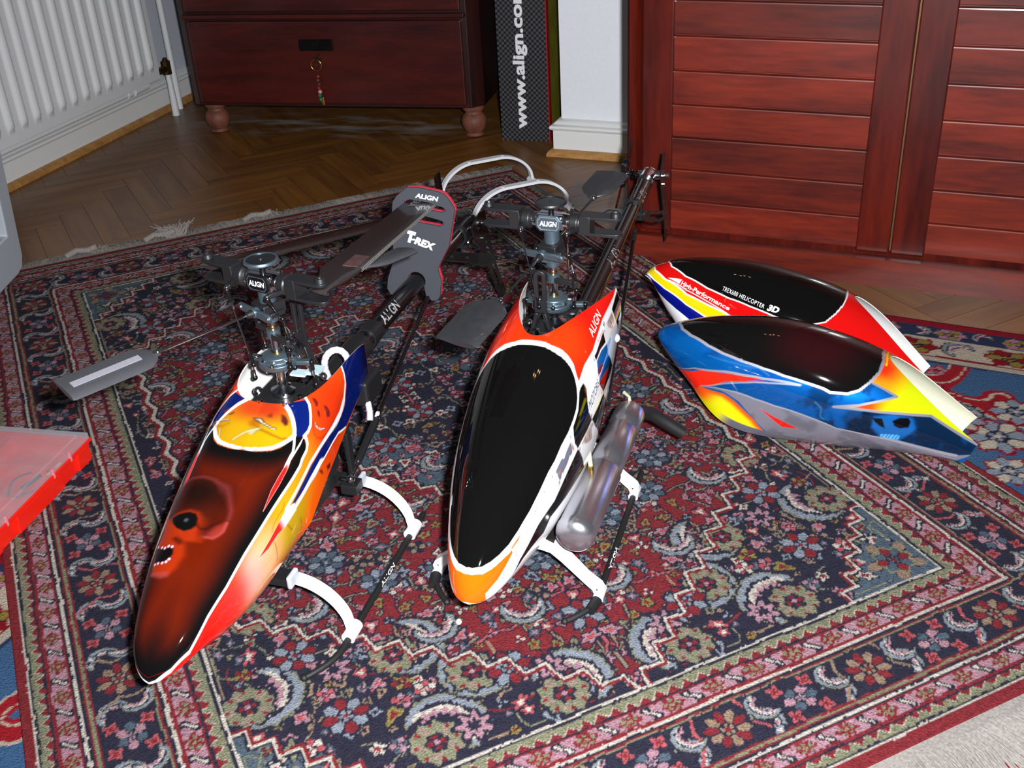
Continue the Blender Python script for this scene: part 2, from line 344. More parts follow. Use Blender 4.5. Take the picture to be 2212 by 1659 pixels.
ART={'M':{'ringT':[[0.7757,-0.0725],[0.7743,-0.015],[0.7743,0.0575],[0.7686,0.1225],[0.7643,0.195],[0.7586,0.2525],[0.7471,0.295],[0.7357,0.3375],[0.7171,0.37],[0.7014,0.395],[0.68,0.405],[0.65,0.41],[0.6143,0.4025],[0.5786,0.4075],[0.5471,0.405],[0.4943,0.415],[0.4471,0.43],[0.3857,0.4375],[0.3329,0.4225],[0.2814,0.38],[0.2343,0.3125],[0.1957,0.2125],[0.17,0.0525],[0.1743,-0.065]],
'glass':[[0.7686,-0.065],[0.7671,-0.01],[0.7657,0.065],[0.7614,0.13],[0.7586,0.19],[0.7529,0.245],[0.7429,0.2925],[0.7314,0.33],[0.7171,0.3625],[0.7,0.385],[0.6786,0.395],[0.6486,0.4],[0.6129,0.3925],[0.5771,0.3975],[0.5457,0.3925],[0.4929,0.405],[0.4443,0.415],[0.3814,0.41],[0.33,0.3925],[0.28,0.345],[0.2386,0.2825],[0.2014,0.19],[0.18,0.0425],[0.1857,-0.07]],
'red':[[1.0,0.41],[0.9786,0.41],[0.9057,0.3575],[0.8257,0.35],[0.7814,0.325],[0.7443,0.33],[0.7514,0.295],[0.7629,0.2575],[0.77,0.21],[0.7743,0.155],[0.7743,0.0875],[0.7757,0.03],[0.7757,-0.0725]],
'wline':[[1.0,0.4375],[0.9557,0.4225],[0.8957,0.3825],[0.8329,0.37],[0.7857,0.3475],[0.7471,0.3425],[0.7314,0.345]],
'tipblk':[[1.0,0.4325],[1.0,0.475],[1.0,0.54],[0.9671,0.6],[0.9543,0.5025],[0.9529,0.4275]],
'orange':[[0.4086,0.4425],[0.3686,0.4675],[0.32,0.45],[0.2471,0.375],[0.19,0.2525],[0.1543,0.025],[0.1671,-0.1875],[0.1257,-0.955],[0.0929,0.565],[0.1571,0.535],[0.2314,0.5175],[0.2886,0.5],[0.3329,0.485]],
'b1':[[0.7343,0.3525],[0.7529,0.3625],[0.7529,0.4],[0.74,0.445],[0.7343,0.49],[0.7414,0.545],[0.7086,0.5425],[0.68,0.535],[0.6629,0.535],[0.6557,0.4925],[0.66,0.45],[0.6686,0.4175],[0.6943,0.405],[0.7157,0.38]],
'b2':[[0.8886,0.39],[0.8471,0.3675],[0.8214,0.375],[0.82,0.405],[0.8086,0.4575],[0.8029,0.4975],[0.8171,0.565],[0.8629,0.595],[0.9129,0.6725],[0.8786,0.515],[0.8771,0.4625],[0.8829,0.4175]],
'b3':[[0.8186,0.5725],[0.8586,0.7625],[0.8371,0.775],[0.82,0.7975],[0.8014,0.82],[0.7686,0.6475],[0.7414,0.545]],
'b4':[[0.6629,0.5375],[0.68,0.605],[0.69,0.675],[0.7,0.735],[0.63,0.69],[0.5943,0.6725],[0.5671,0.655],[0.5171,0.63],[0.4857,0.68],[0.4271,0.655],[0.3729,0.6525],[0.3243,0.68],[0.3614,0.6075],[0.41,0.59],[0.4629,0.5625],[0.5386,0.5725],[0.6014,0.5475]],
'blueo':[[0.8157,0.4],[0.85,0.41],[0.8843,0.4475],[0.91,0.48],[0.9171,0.505],[0.9143,0.52],[0.8929,0.5075],[0.8771,0.51],[0.8329,0.475],[0.8043,0.4825],[0.8057,0.445]],
'blue':[[0.8214,0.4075],[0.8514,0.42],[0.8829,0.46],[0.8871,0.4875],[0.8757,0.5075],[0.8371,0.485],[0.8157,0.48],[0.8086,0.475],[0.8114,0.44]],
'bluel':[[0.8829,0.46],[0.91,0.4875],[0.91,0.5025],[0.8929,0.5025],[0.8771,0.505]],
'red2':[[0.81,0.4425],[0.8243,0.44],[0.8429,0.475],[0.84,0.49],[0.82,0.485],[0.8071,0.4775]],
'g1':[[0.9471,0.435],[0.9471,0.5],[0.9257,0.48],[0.9129,0.4375],[0.9114,0.405]],
'g2':[[0.7571,0.365],[0.7529,0.4],[0.7429,0.4375],[0.7457,0.395]],
'g3':[[0.7386,0.555],[0.7357,0.5775],[0.7343,0.625],[0.7043,0.585],[0.6829,0.55],[0.7086,0.5475]],
'g4':[[0.83,0.6],[0.8471,0.6925],[0.86,0.76],[0.8243,0.605]],
'g5':[[0.6457,0.45],[0.65,0.4975],[0.6486,0.5175],[0.64,0.49],[0.6357,0.4675]],
'g6':[[0.5657,0.5075],[0.5729,0.525],[0.5671,0.5375],[0.5571,0.545],[0.5614,0.5275]],
'g7':[[0.4614,0.4675],[0.4643,0.4775],[0.4571,0.5125],[0.4571,0.485]],
'y1':[[0.7343,0.4125],[0.7414,0.4275],[0.7386,0.435],[0.7043,0.435],[0.6971,0.425],[0.7129,0.42]],
'y2':[[0.8471,0.72],[0.8571,0.7675],[0.8443,0.7725],[0.8143,0.6925],[0.7971,0.6775],[0.79,0.6975],[0.7829,0.6725],[0.8029,0.65],[0.8243,0.68]],
'lizard':[[0.6429,0.45],[0.64,0.5025],[0.6314,0.505],[0.6271,0.495],[0.6171,0.505],[0.6057,0.51],[0.5957,0.51],[0.5871,0.515],[0.5857,0.5],[0.5771,0.52],[0.57,0.5175],[0.5671,0.4825],[0.5686,0.4625],[0.5629,0.46],[0.5686,0.445],[0.5829,0.4425],[0.5986,0.4425],[0.6057,0.4625],[0.62,0.4525]],
'lizred':[[0.5843,0.48],[0.5786,0.4875],[0.5686,0.4825],[0.5743,0.47]],
'screws':[[0.8157,0.3825],[0.7429,0.5275],[0.7429,0.57],[0.6714,0.555],[0.6486,0.4325],[0.8071,0.545],[0.9029,0.6],[0.8914,0.405],[0.9814,0.535],[0.5514,0.44],[0.5086,0.45],[0.4643,0.46],[0.4114,0.4975],[0.3486,0.5325],[0.2657,0.5575],[0.1543,0.6325]],
'al':[[0.8471,0.3225],[0.91,0.34],[0.8457,0.2725],[0.91,0.2875]],
'rs':[[0.8971,0.3925],[0.9071,0.39],[0.8957,0.3725],[0.9057,0.3725]],
'sp':[[0.8514,0.3775],[0.8871,0.3925],[0.8529,0.3575],[0.8886,0.3775]],
'mt':[[0.7386,0.4975],[0.8014,0.4925],[0.7414,0.4525],[0.8,0.4575]],
'mt2':[[0.74,0.5025],[0.7986,0.51],[0.7386,0.4825],[0.7943,0.4875]]},
'L':{'panel':[[0.0229,-0.9875],[0.16,0.54],[0.26,0.545],[0.3643,0.4375],[0.4471,0.4],[0.5271,0.34],[0.5957,0.335],[0.6614,0.36],[0.6971,0.385],[0.7243,0.4],[0.75,0.395],[0.7571,0.3775],[0.7643,0.3375],[0.7686,0.3125],[0.76,0.235],[0.7514,0.2175],[0.7329,0.17],[0.7229,0.115],[0.7171,0.04],[0.7171,-0.0025],[0.7214,-0.0675]],
'sline':[[0.0014,-0.9025],[0.0514,0.6],[0.16,0.54],[0.26,0.545],[0.3643,0.4375],[0.4471,0.4],[0.5271,0.34],[0.5957,0.335],[0.6614,0.36],[0.6971,0.385],[0.7243,0.4],[0.7357,0.39],[0.7529,0.395],[0.7629,0.375],[0.7686,0.34],[0.7686,0.3175]],
'gold':[[0.9143,-0.9775],[0.8071,0.06],[0.8086,0.0725],[0.7986,0.12],[0.7857,0.17],[0.7714,0.2125],[0.7629,0.235],[0.7543,0.215],[0.7414,0.175],[0.73,0.115],[0.7229,0.06],[0.72,0.015]],
'ring':[[0.8086,0.0725],[0.7986,0.12],[0.7857,0.17],[0.7714,0.2125],[0.7614,0.2325],[0.7629,0.2325],[0.7543,0.215],[0.7414,0.175],[0.7286,0.1175],[0.7229,0.06],[0.72,0.015]],
'spikeA':[[0.7614,0.2325],[0.7486,0.26],[0.7357,0.28],[0.7271,0.275],[0.71,0.2725],[0.7,0.2775]],
'spike':[[0.7329,0.2925],[0.7443,0.295],[0.7686,0.3125],[0.7543,0.315],[0.7214,0.2925],[0.7086,0.3],[0.6729,0.295],[0.6229,0.2775],[0.6171,0.275],[0.6586,0.2525],[0.6871,0.2575],[0.7114,0.27],[0.7257,0.2825]],
'blueA':[[0.8086,0.08],[0.8243,0.205],[0.8171,0.2525],[0.8086,0.29],[0.7971,0.32],[0.7857,0.325],[0.7686,0.31],[0.7429,0.3],[0.7343,0.3025],[0.7457,0.28],[0.7614,0.2425],[0.7786,0.1975],[0.7957,0.135]],
'wB':[[0.8271,0.1975],[0.82,0.2475],[0.8071,0.29],[0.7914,0.33],[0.78,0.3325],[0.7686,0.3125],[0.7429,0.3],[0.71,0.2875]],
'side':[[0.8271,0.19],[0.8357,0.22],[0.8571,0.29],[0.9114,0.42],[0.9114,0.5025],[0.9043,0.5475],[0.8914,0.5825],[0.8671,0.595],[0.8314,0.5775],[0.7814,0.5275],[0.7443,0.4925],[0.7057,0.485],[0.6514,0.4675],[0.6514,0.4675],[0.5443,0.49],[0.5643,0.4875],[0.6157,0.4825],[0.63,0.485],[0.5886,0.475],[0.4957,0.505],[0.4043,0.575],[0.2986,0.5975],[0.1714,0.72],[0.26,0.545],[0.3643,0.4375],[0.4471,0.4],[0.5271,0.34],[0.5957,0.335],[0.6614,0.36],[0.6971,0.385],[0.7243,0.4]],
'c1':[[0.9129,0.4225],[0.9114,0.48],[0.9071,0.5375],[0.8914,0.5825],[0.8671,0.595],[0.8314,0.5775],[0.7814,0.5275],[0.7443,0.4925],[0.7057,0.485],[0.6514,0.4675]],
'c2':[[0.8786,0.9125],[0.8486,0.73],[0.8214,0.67],[0.7714,0.5975],[0.7314,0.5775],[0.6686,0.55]],
'blueB':[[0.9671,0.525],[1.0,0.7225],[0.9943,1.0],[0.9529,1.0],[0.8829,0.9375],[0.85,0.725],[0.8214,0.6525],[0.7714,0.595],[0.7314,0.5725],[0.6943,0.545],[0.6629,0.5175],[0.6614,0.5],[0.7057,0.5075],[0.7457,0.5175],[0.7843,0.5475],[0.8329,0.5875],[0.8714,0.6125],[0.8957,0.5925],[0.9086,0.56],[0.9129,0.5],[0.9129,0.4225]],
'spike2':[[0.6743,0.5225],[0.6514,0.4675],[0.6343,0.4675],[0.5886,0.475],[0.5443,0.49],[0.5757,0.515],[0.6086,0.52],[0.6343,0.5525],[0.6743,0.5725]],
'skA_e1':[[0.8314,0.2425],[0.8343,0.2775],[0.8314,0.3175],[0.8257,0.33],[0.8229,0.31],[0.8271,0.28]],
'skA_e2':[[0.8343,0.375],[0.8386,0.42],[0.8386,0.475],[0.8329,0.495],[0.8257,0.47],[0.8286,0.4325]],
'skA_n':[[0.82,0.3325],[0.8214,0.3575],[0.8171,0.385],[0.8114,0.39],[0.8143,0.3525]],
'skA_m':[[0.7986,0.365],[0.7971,0.405],[0.8,0.4475],[0.8086,0.485]],
'skA_jaw':[[0.8029,0.3175],[0.7857,0.39],[0.7843,0.4425],[0.7914,0.5],[0.8043,0.53],[0.8214,0.56],[0.84,0.57]],
'skB_e':[[0.79,0.0825],[0.7886,0.1125],[0.7814,0.145],[0.7743,0.1525],[0.7714,0.135],[0.7771,0.1]],
'skB_n':[[0.7829,0.0225],[0.7886,0.035],[0.7814,0.0425],[0.7814,0.03]],
'skB_m':[[0.7757,0.0025],[0.77,0.015],[0.7671,0.035],[0.7629,0.065],[0.7629,0.085]],
'skB_jaw':[[0.77,-0.0025],[0.7643,0.0],[0.7571,0.0225],[0.7514,0.0825],[0.7486,0.145],[0.7514,0.1825]],
'skC_e1':[[0.7886,-0.2225],[0.7943,-0.1775],[0.79,-0.17],[0.7843,-0.1925]],
'skC_e2':[[0.78,-0.16],[0.7857,-0.1175],[0.7829,-0.11],[0.78,-0.13]],
'skC_m':[[0.7714,-0.2525],[0.77,-0.185],[0.77,-0.125]],
'skC_jaw':[[0.7714,-0.295],[0.76,-0.2175],[0.7586,-0.1475],[0.7643,-0.1125]],
'skD_e1':[[0.7886,0.7775],[0.8029,0.845],[0.8,0.9275],[0.79,0.8725]],
'skD_e2':[[0.7643,0.63],[0.7729,0.695],[0.7743,0.7825],[0.7657,0.6875]],
'chain':[[0.7486,0.0],[0.7557,0.005],[0.76,0.0175]],
'chain2':[[0.7329,-0.045],[0.7457,-0.0175],[0.7529,-0.0025],[0.7586,0.01]],
'chain3':[[0.7557,-0.1675],[0.7371,-0.135]],
'wh_b':[[0.9029,-0.8025],[0.7971,-0.0025],[0.7871,0.0075],[0.7986,0.005],[0.7929,0.035],[0.8014,0.05]],
'dome':[[0.6143,-0.4075],[0.6314,-0.41],[0.6443,-0.375],[0.6514,-0.2725],[0.6571,-0.195],[0.6586,-0.105],[0.6543,-0.0375],[0.6443,0.0],[0.63,0.0175],[0.6114,0.0425],[0.5971,0.065],[0.58,0.075],[0.5729,0.0525],[0.5586,0.015],[0.5586,-0.01],[0.58,-0.045],[0.5843,-0.095],[0.5814,-0.175],[0.5843,-0.3125]],
'domee':[[0.6457,-0.3475],[0.6514,-0.2725],[0.6571,-0.195],[0.6586,-0.105],[0.6543,-0.0375],[0.6443,0.0],[0.63,0.0175],[0.6114,0.0425],[0.5971,0.065],[0.58,0.075]],
'domeblob':[[0.6271,-0.0975]],
'eye':[[0.5729,-0.24],[0.58,-0.1725],[0.5843,-0.095],[0.5814,-0.05],[0.5714,-0.03],[0.5557,-0.0225],[0.5457,-0.04],[0.54,-0.0775],[0.5471,-0.145],[0.5586,-0.2]],
'eyeglow':[[0.5657,-0.095]],
'tail':[[0.5629,-0.0275],[0.5529,-0.005],[0.5629,0.01],[0.5743,0.05],[0.5543,0.02],[0.5357,0.0125],[0.5314,0.0025],[0.5457,-0.0025],[0.5529,-0.02]],
'cheek':[[0.5329,0.015],[0.5329,0.0425],[0.5429,0.0675],[0.5529,0.08],[0.5714,0.075]],
'cheekf':[[0.5329,0.015],[0.5429,0.015],[0.56,0.0375],[0.5714,0.075],[0.55,0.08],[0.5329,0.0475]],
'mouth':[[0.5043,-0.31],[0.4971,-0.1875],[0.5029,-0.105],[0.4843,-0.085],[0.4714,-0.0975],[0.4614,-0.155],[0.4629,-0.2675]],
'teeth':[[0.5071,-0.29],[0.5014,-0.2225],[0.4986,-0.1825],[0.5029,-0.15],[0.5014,-0.115]],
'teeth2':[[0.4586,-0.245],[0.46,-0.2025],[0.46,-0.1525],[0.4629,-0.1175],[0.47,-0.1]],
'chin':[[0.4286,-0.2475],[0.4229,-0.175],[0.4186,-0.1175],[0.4214,-0.08],[0.43,-0.065]],
'chinf':[[0.4329,-0.2725],[0.4357,-0.175],[0.4357,-0.0675],[0.4243,-0.065],[0.4186,-0.1175],[0.4243,-0.2075]],
'nose':[[0.5214,-0.15],[0.5271,-0.115],[0.52,-0.0625],[0.5114,-0.045],[0.5071,-0.075],[0.5157,-0.1225]],
'skface':[[0.59,-0.365],[0.5571,-0.1975],[0.5386,-0.065],[0.5529,-0.0125],[0.53,0.0025],[0.52,0.0025],[0.5157,-0.04],[0.4829,-0.0175],[0.4471,-0.03],[0.4286,-0.0575],[0.4286,-0.2475],[0.5043,-0.31],[0.54,-0.2875]],
'crack1':[[0.6371,0.5325],[0.6414,0.5675],[0.6443,0.5875],[0.6514,0.62]],
'crack2':[[0.6814,0.6675],[0.6829,0.74],[0.6814,0.8]],
'crack3':[[0.5943,0.52],[0.5957,0.5675],[0.5943,0.5975],[0.59,0.6475]],
'crack4':[[0.6557,0.4175],[0.6457,0.435],[0.63,0.425],[0.6129,0.4275],[0.6,0.4525]],
'glow':[[0.5586,0.5725]],
'glow2':[[0.5143,0.5475]],
'yel':[[0.6414,0.6025]],
'yel2':[[0.6686,0.6]],
'redn':[[0.3043,0.57]],
'redn2':[[0.4371,0.5825]],
'orangeu':[[0.8457,0.4725]],
'orangel':[[0.6214,0.46]],
'goldu':[[0.7186,0.4375]],
'yg':[[0.7471,0.025]],
'goldr':[[0.7957,-0.005]],
'btn':[[0.8171,1.0]]},
'B':{'glass':[[0.2171,0.04],[0.25,0.2325],[0.3071,0.3475],[0.3957,0.4325],[0.4571,0.4625],[0.5229,0.4725],[0.58,0.47],[0.6314,0.465],[0.6771,0.4525],[0.72,0.4425],[0.7357,0.4475],[0.7643,0.415],[0.7786,0.37],[0.7871,0.295],[0.7929,0.2025],[0.7914,0.0925],[0.7871,0.005],[0.7814,-0.0475]],
'line1':[[0.33,0.9725],[0.4,0.715],[0.4929,0.6],[0.5471,0.5675],[0.5971,0.5375],[0.6414,0.505],[0.6757,0.4875]],
'redw':[[0.3429,0.955],[0.4343,0.6725],[0.5229,0.59],[0.5986,0.545],[0.5571,0.6],[0.5114,0.67],[0.4571,0.8425],[0.4514,1.0],[0.3557,0.995]],
'redtip':[[0.3557,0.995],[0.4514,1.0],[0.4571,0.8425],[0.3943,0.815]],
'blue2':[[0.4786,0.7775],[0.5143,0.68],[0.56,0.6075],[0.6129,0.55],[0.6757,0.4875],[0.7314,0.4925],[0.7643,0.6425],[0.7,0.6475],[0.6557,0.665],[0.6071,0.6775],[0.5529,0.695],[0.4971,0.7525]],
'blue2b':[[0.6757,0.4875],[0.7014,0.4525],[0.7357,0.4475],[0.7643,0.415],[0.7786,0.37],[0.7914,0.2975],[0.8457,0.31],[0.8243,0.385],[0.7957,0.4625],[0.7586,0.525],[0.8,0.485],[0.8357,0.45],[0.8857,0.38],[0.9129,0.3275],[1.0,0.38],[1.0,0.4325],[1.0,0.51],[0.9843,0.56],[0.9357,0.585],[0.8829,0.595],[0.8286,0.625],[0.79,0.6525],[0.7443,0.6375],[0.7,0.6475]],
'edge2':[[0.6757,0.4875],[0.6129,0.55],[0.56,0.6075],[0.5143,0.68],[0.46,0.8325],[0.4971,0.7525],[0.5529,0.695],[0.6071,0.6775],[0.6557,0.665],[0.7,0.6475],[0.7643,0.6425],[0.79,0.6525],[0.8286,0.625],[0.8829,0.595],[0.9357,0.585],[0.9843,0.56]],
'edge3':[[0.7943,0.295],[0.8457,0.31],[0.8243,0.385],[0.7957,0.4625],[0.7586,0.525],[0.8,0.485],[0.8357,0.45],[0.8857,0.38],[0.9129,0.3275],[1.0,0.38]],
'grey':[[0.4671,0.8075],[0.5286,0.735],[0.58,0.7425],[0.6371,0.8175],[0.7014,0.9625],[0.7971,1.0],[0.8857,0.97],[0.9457,0.8425],[1.0,0.5175],[1.0,0.51],[0.9843,0.56],[0.9357,0.585],[0.8829,0.595],[0.8286,0.625],[0.79,0.6525],[0.7443,0.6375],[0.7,0.6475],[0.6557,0.665],[0.6071,0.6775],[0.5529,0.695],[0.4971,0.7525]],
'redsl':[[0.63,0.72],[0.6671,0.74],[0.7329,0.78],[0.7014,0.81],[0.6629,0.7575]],
'sk_e1':[[0.83,0.5],[0.8457,0.4825],[0.8614,0.5375],[0.8514,0.535],[0.8386,0.52]],
'sk_e2':[[0.8629,0.475],[0.87,0.435],[0.8829,0.4125],[0.89,0.4325],[0.8929,0.4775],[0.8814,0.505],[0.8714,0.5025]],
'sk_face':[[0.8314,0.49],[0.8543,0.4375],[0.8886,0.4],[0.9043,0.465],[0.9014,0.5175],[0.8943,0.5775],[0.8643,0.5975],[0.84,0.5575]],
'sk_teeth':[[0.86,0.58],[0.8886,0.5475],[0.8929,0.58],[0.8671,0.605]],
'sk_d':[[0.7843,0.5125],[0.82,0.475],[0.84,0.5575],[0.8657,0.61],[0.81,0.64],[0.7857,0.565]],
'sk_d2':[[0.8843,0.3975],[0.9129,0.3425],[0.9629,0.3725],[1.0,0.4075],[1.0,0.5025],[0.95,0.5675],[0.9114,0.5475],[0.9057,0.46]],
'wisp1':[[0.4186,0.535],[0.4729,0.5275],[0.5314,0.5075],[0.57,0.4875],[0.6029,0.5075]],
'wisp2':[[0.7071,0.5575],[0.72,0.5375],[0.7314,0.4925]],
'wisp3':[[0.6843,0.485],[0.7257,0.47]],
'wisp4':[[0.7229,0.5425],[0.74,0.5575],[0.7486,0.5975],[0.7586,0.615]],
'orng':[[0.8171,0.3375]],
'yelr':[[0.8586,0.2525]],
'yelr2':[[0.9543,0.335]],
'yelf':[[0.6114,0.865]],
'yelf2':[[0.5529,0.855]],
'orf':[[0.4729,0.8825]],
'redr':[[0.7943,0.1375]],
'redr2':[[0.8086,0.455]],
'blot':[[0.6414,0.66]],
'sky':[[0.84,0.475],[0.8729,0.425]],
'dedge':[[0.4643,0.8325],[0.5329,0.7475],[0.5671,0.7525],[0.6386,0.825],[0.7014,0.9825]],
'txt':[[0.7943,-0.04],[0.7986,0.015],[0.8014,0.1175]]},
'R':{'glass':[[0.2114,-0.0075],[0.2529,0.235],[0.35,0.37],[0.4529,0.425],[0.5314,0.4475],[0.5971,0.4525],[0.6671,0.4625],[0.7057,0.46],[0.73,0.45],[0.75,0.42],[0.7671,0.3775],[0.7757,0.285],[0.78,0.185],[0.7786,0.01],[0.7771,-0.0925]],
'l1':[[0.0957,-0.115],[0.1486,0.3525],[0.2586,0.5075],[0.3971,0.55],[0.4871,0.5575],[0.56,0.5675],[0.67,0.6025],[0.7714,0.6225],[0.8586,0.6175]],
'l2':[[0.08,0.495],[0.1957,0.64],[0.2929,0.6325],[0.4229,0.64],[0.5057,0.65],[0.6286,0.68],[0.7414,0.7325],[0.8457,0.8125]],
'l3':[[0.1457,0.68],[0.2329,0.93],[0.3271,0.7975],[0.3957,0.77],[0.4629,0.7625],[0.5614,0.7525],[0.68,0.81],[0.7743,0.8925]],
'arrow':[[0.2729,0.47],[0.3429,0.4275],[0.3429,0.485]],
'uline':[[0.2857,0.4975],[0.3871,0.515],[0.4814,0.535],[0.5586,0.5625]],
'hp':[[0.3543,0.505],[0.5571,0.5475],[0.3443,0.435],[0.5514,0.5075]],
'tx':[[0.5,0.41],[0.6314,0.44],[0.4971,0.3725],[0.6286,0.41]],
'td':[[0.64,0.445],[0.6686,0.44],[0.6357,0.3975],[0.6643,0.395]]}}
# ---------------------------------------------------------------- helicopter canopies
RK = np.array([0, .2, .4, .6, .8, 1.])
def pchip(y, xq):
    x = RK; y = np.asarray(y, float); h = np.diff(x); d = np.diff(y) / h; m = np.zeros_like(y); m[0] = d[0]; m[-1] = d[-1]
    for i in range(1, len(x) - 1): m[i] = (d[i - 1] * h[i] + d[i] * h[i - 1]) / (h[i] + h[i - 1])
    i = np.clip(np.searchsorted(x, xq) - 1, 0, len(x) - 2); t = (xq - x[i]) / h[i]
    return (2 * t**3 - 3 * t**2 + 1) * y[i] + (t**3 - 2 * t**2 + t) * h[i] * m[i] + (-2 * t**3 + 3 * t**2) * y[i + 1] + (t**3 - t**2) * h[i] * m[i + 1]
def csurf(d, r, ph, inset=0.0):
    r, ph = np.broadcast_arrays(np.asarray(r, float), np.asarray(ph, float))
    zt, w_, zw, zb, wb = [pchip(d[k], r) for k in ('zt', 'w', 'zw', 'zb', 'wb')]; wb = np.minimum(wb, w_)
    if inset: zt = zt - inset; w_ = np.maximum(w_ - inset, 0); wb = np.maximum(wb - inset, 0)
    e = d['e']; up = ph < .6; th = np.clip(ph / .6, 0, 1) * PI / 2
    y1 = w_ * np.sin(th) ** (2 / e); z1 = zw + (zt - zw) * np.maximum(np.cos(th), 0) ** (2 / e)
    pm = math.radians(62); ps = np.clip((ph - .6) / .4, 0, 1) * pm
    y2 = w_ - (w_ - wb) * (1 - np.cos(ps)) / (1 - math.cos(pm)); z2 = zw - (zw - zb) * np.sin(ps) / math.sin(pm)
    return np.stack([-d['L'] * r * r - (inset * 1.5 * (1 - r)), np.where(up, y1, y2), np.where(up, z1, z2)], -1)
def cphc(d, r):
    tau = np.clip((r * r - d['ta']) / (1 - d['ta']), 0, 1); return np.clip(np.sqrt(tau) * (d['c1'] + d['c2'] * tau) / 90 * .6, 0, .95)
class Canopy:
    def __init__(s, key, n=520, m=300):
        s.key = key; d = s.d = SHAPE[key]; P, X, Y, Z = [np.array(v) for v in d['fr']]
        s.W = np.eye(4); s.W[:3, 0] = X; s.W[:3, 1] = Y; s.W[:3, 2] = Z; s.W[:3, 3] = P
        s.art = {k: np.array(v) for k, v in ART[key].items()}
        ra = math.sqrt(d['ta']); n1 = int(n * .66)
        s.r = np.concatenate([np.linspace(0, ra, n1), np.sqrt(d['ta'] + (1 - d['ta']) * np.linspace(0, 1, n - n1 + 1)[1:] ** 2)])
        s.v = np.linspace(0, 1, m)
        rr = np.linspace(0, 1, 400); g = csurf(d, rr, .35); s.sl = np.concatenate([[0], np.cumsum(np.linalg.norm(np.diff(g, axis=0), axis=1))]); s.rr = rr
        ph = np.linspace(0, 1, 60); G = csurf(d, rr[:, None], ph[None]); s.per = np.linalg.norm(np.diff(G, axis=1), axis=2).sum(1)
    def flat(s, r, ph): return np.interp(r, s.rr, s.sl), np.asarray(ph) * np.interp(r, s.rr, s.per)
    def P(s, key, close=False, pts=None):
        a = s.art[key] if pts is None else np.array(pts, float)
        if close: a = np.concatenate([a, [(a[-1, 0], -.7), (a[0, 0], -.7)]])
        return np.stack(s.flat(a[:, 0], a[:, 1]), 1)
    def grid(s, side, inset=0.0, rs=None, vs=None):
        r = s.r if rs is None else rs; v = s.v if vs is None else vs
        c = cphc(s.d, r)[:, None]; ph = c + (1 - c) * v[None]
        G = csurf(s.d, r[:, None], ph, inset); G[..., 1] *= side; return G, np.broadcast_to(r[:, None], ph.shape), side * ph
    def local(s, inv):
        return inv @ s.W
    def surf_fn(s, quad, off, mtx):
        q = np.array(quad, float)
        def fn(a, c):
            p = (q[0] * (1 - a) + q[1] * a) * (1 - c) + (q[2] * (1 - a) + q[3] * a) * c; r, sp = p; sg = 1 if sp >= 0 else -1
            g = lambda R_, F_: csurf(s.d, R_, F_) * np.array([1, sg, 1])
            o = g(r, abs(sp)); nn = unit(np.cross(g(r + .003, abs(sp)) - o, g(r, abs(sp) + .003) - o))
            if nn @ np.array([0, o[1] * 8, .6]) < 0: nn = -nn
            w_ = mtx @ np.append(o + nn * off, 1); return w_[:3]
        return fn
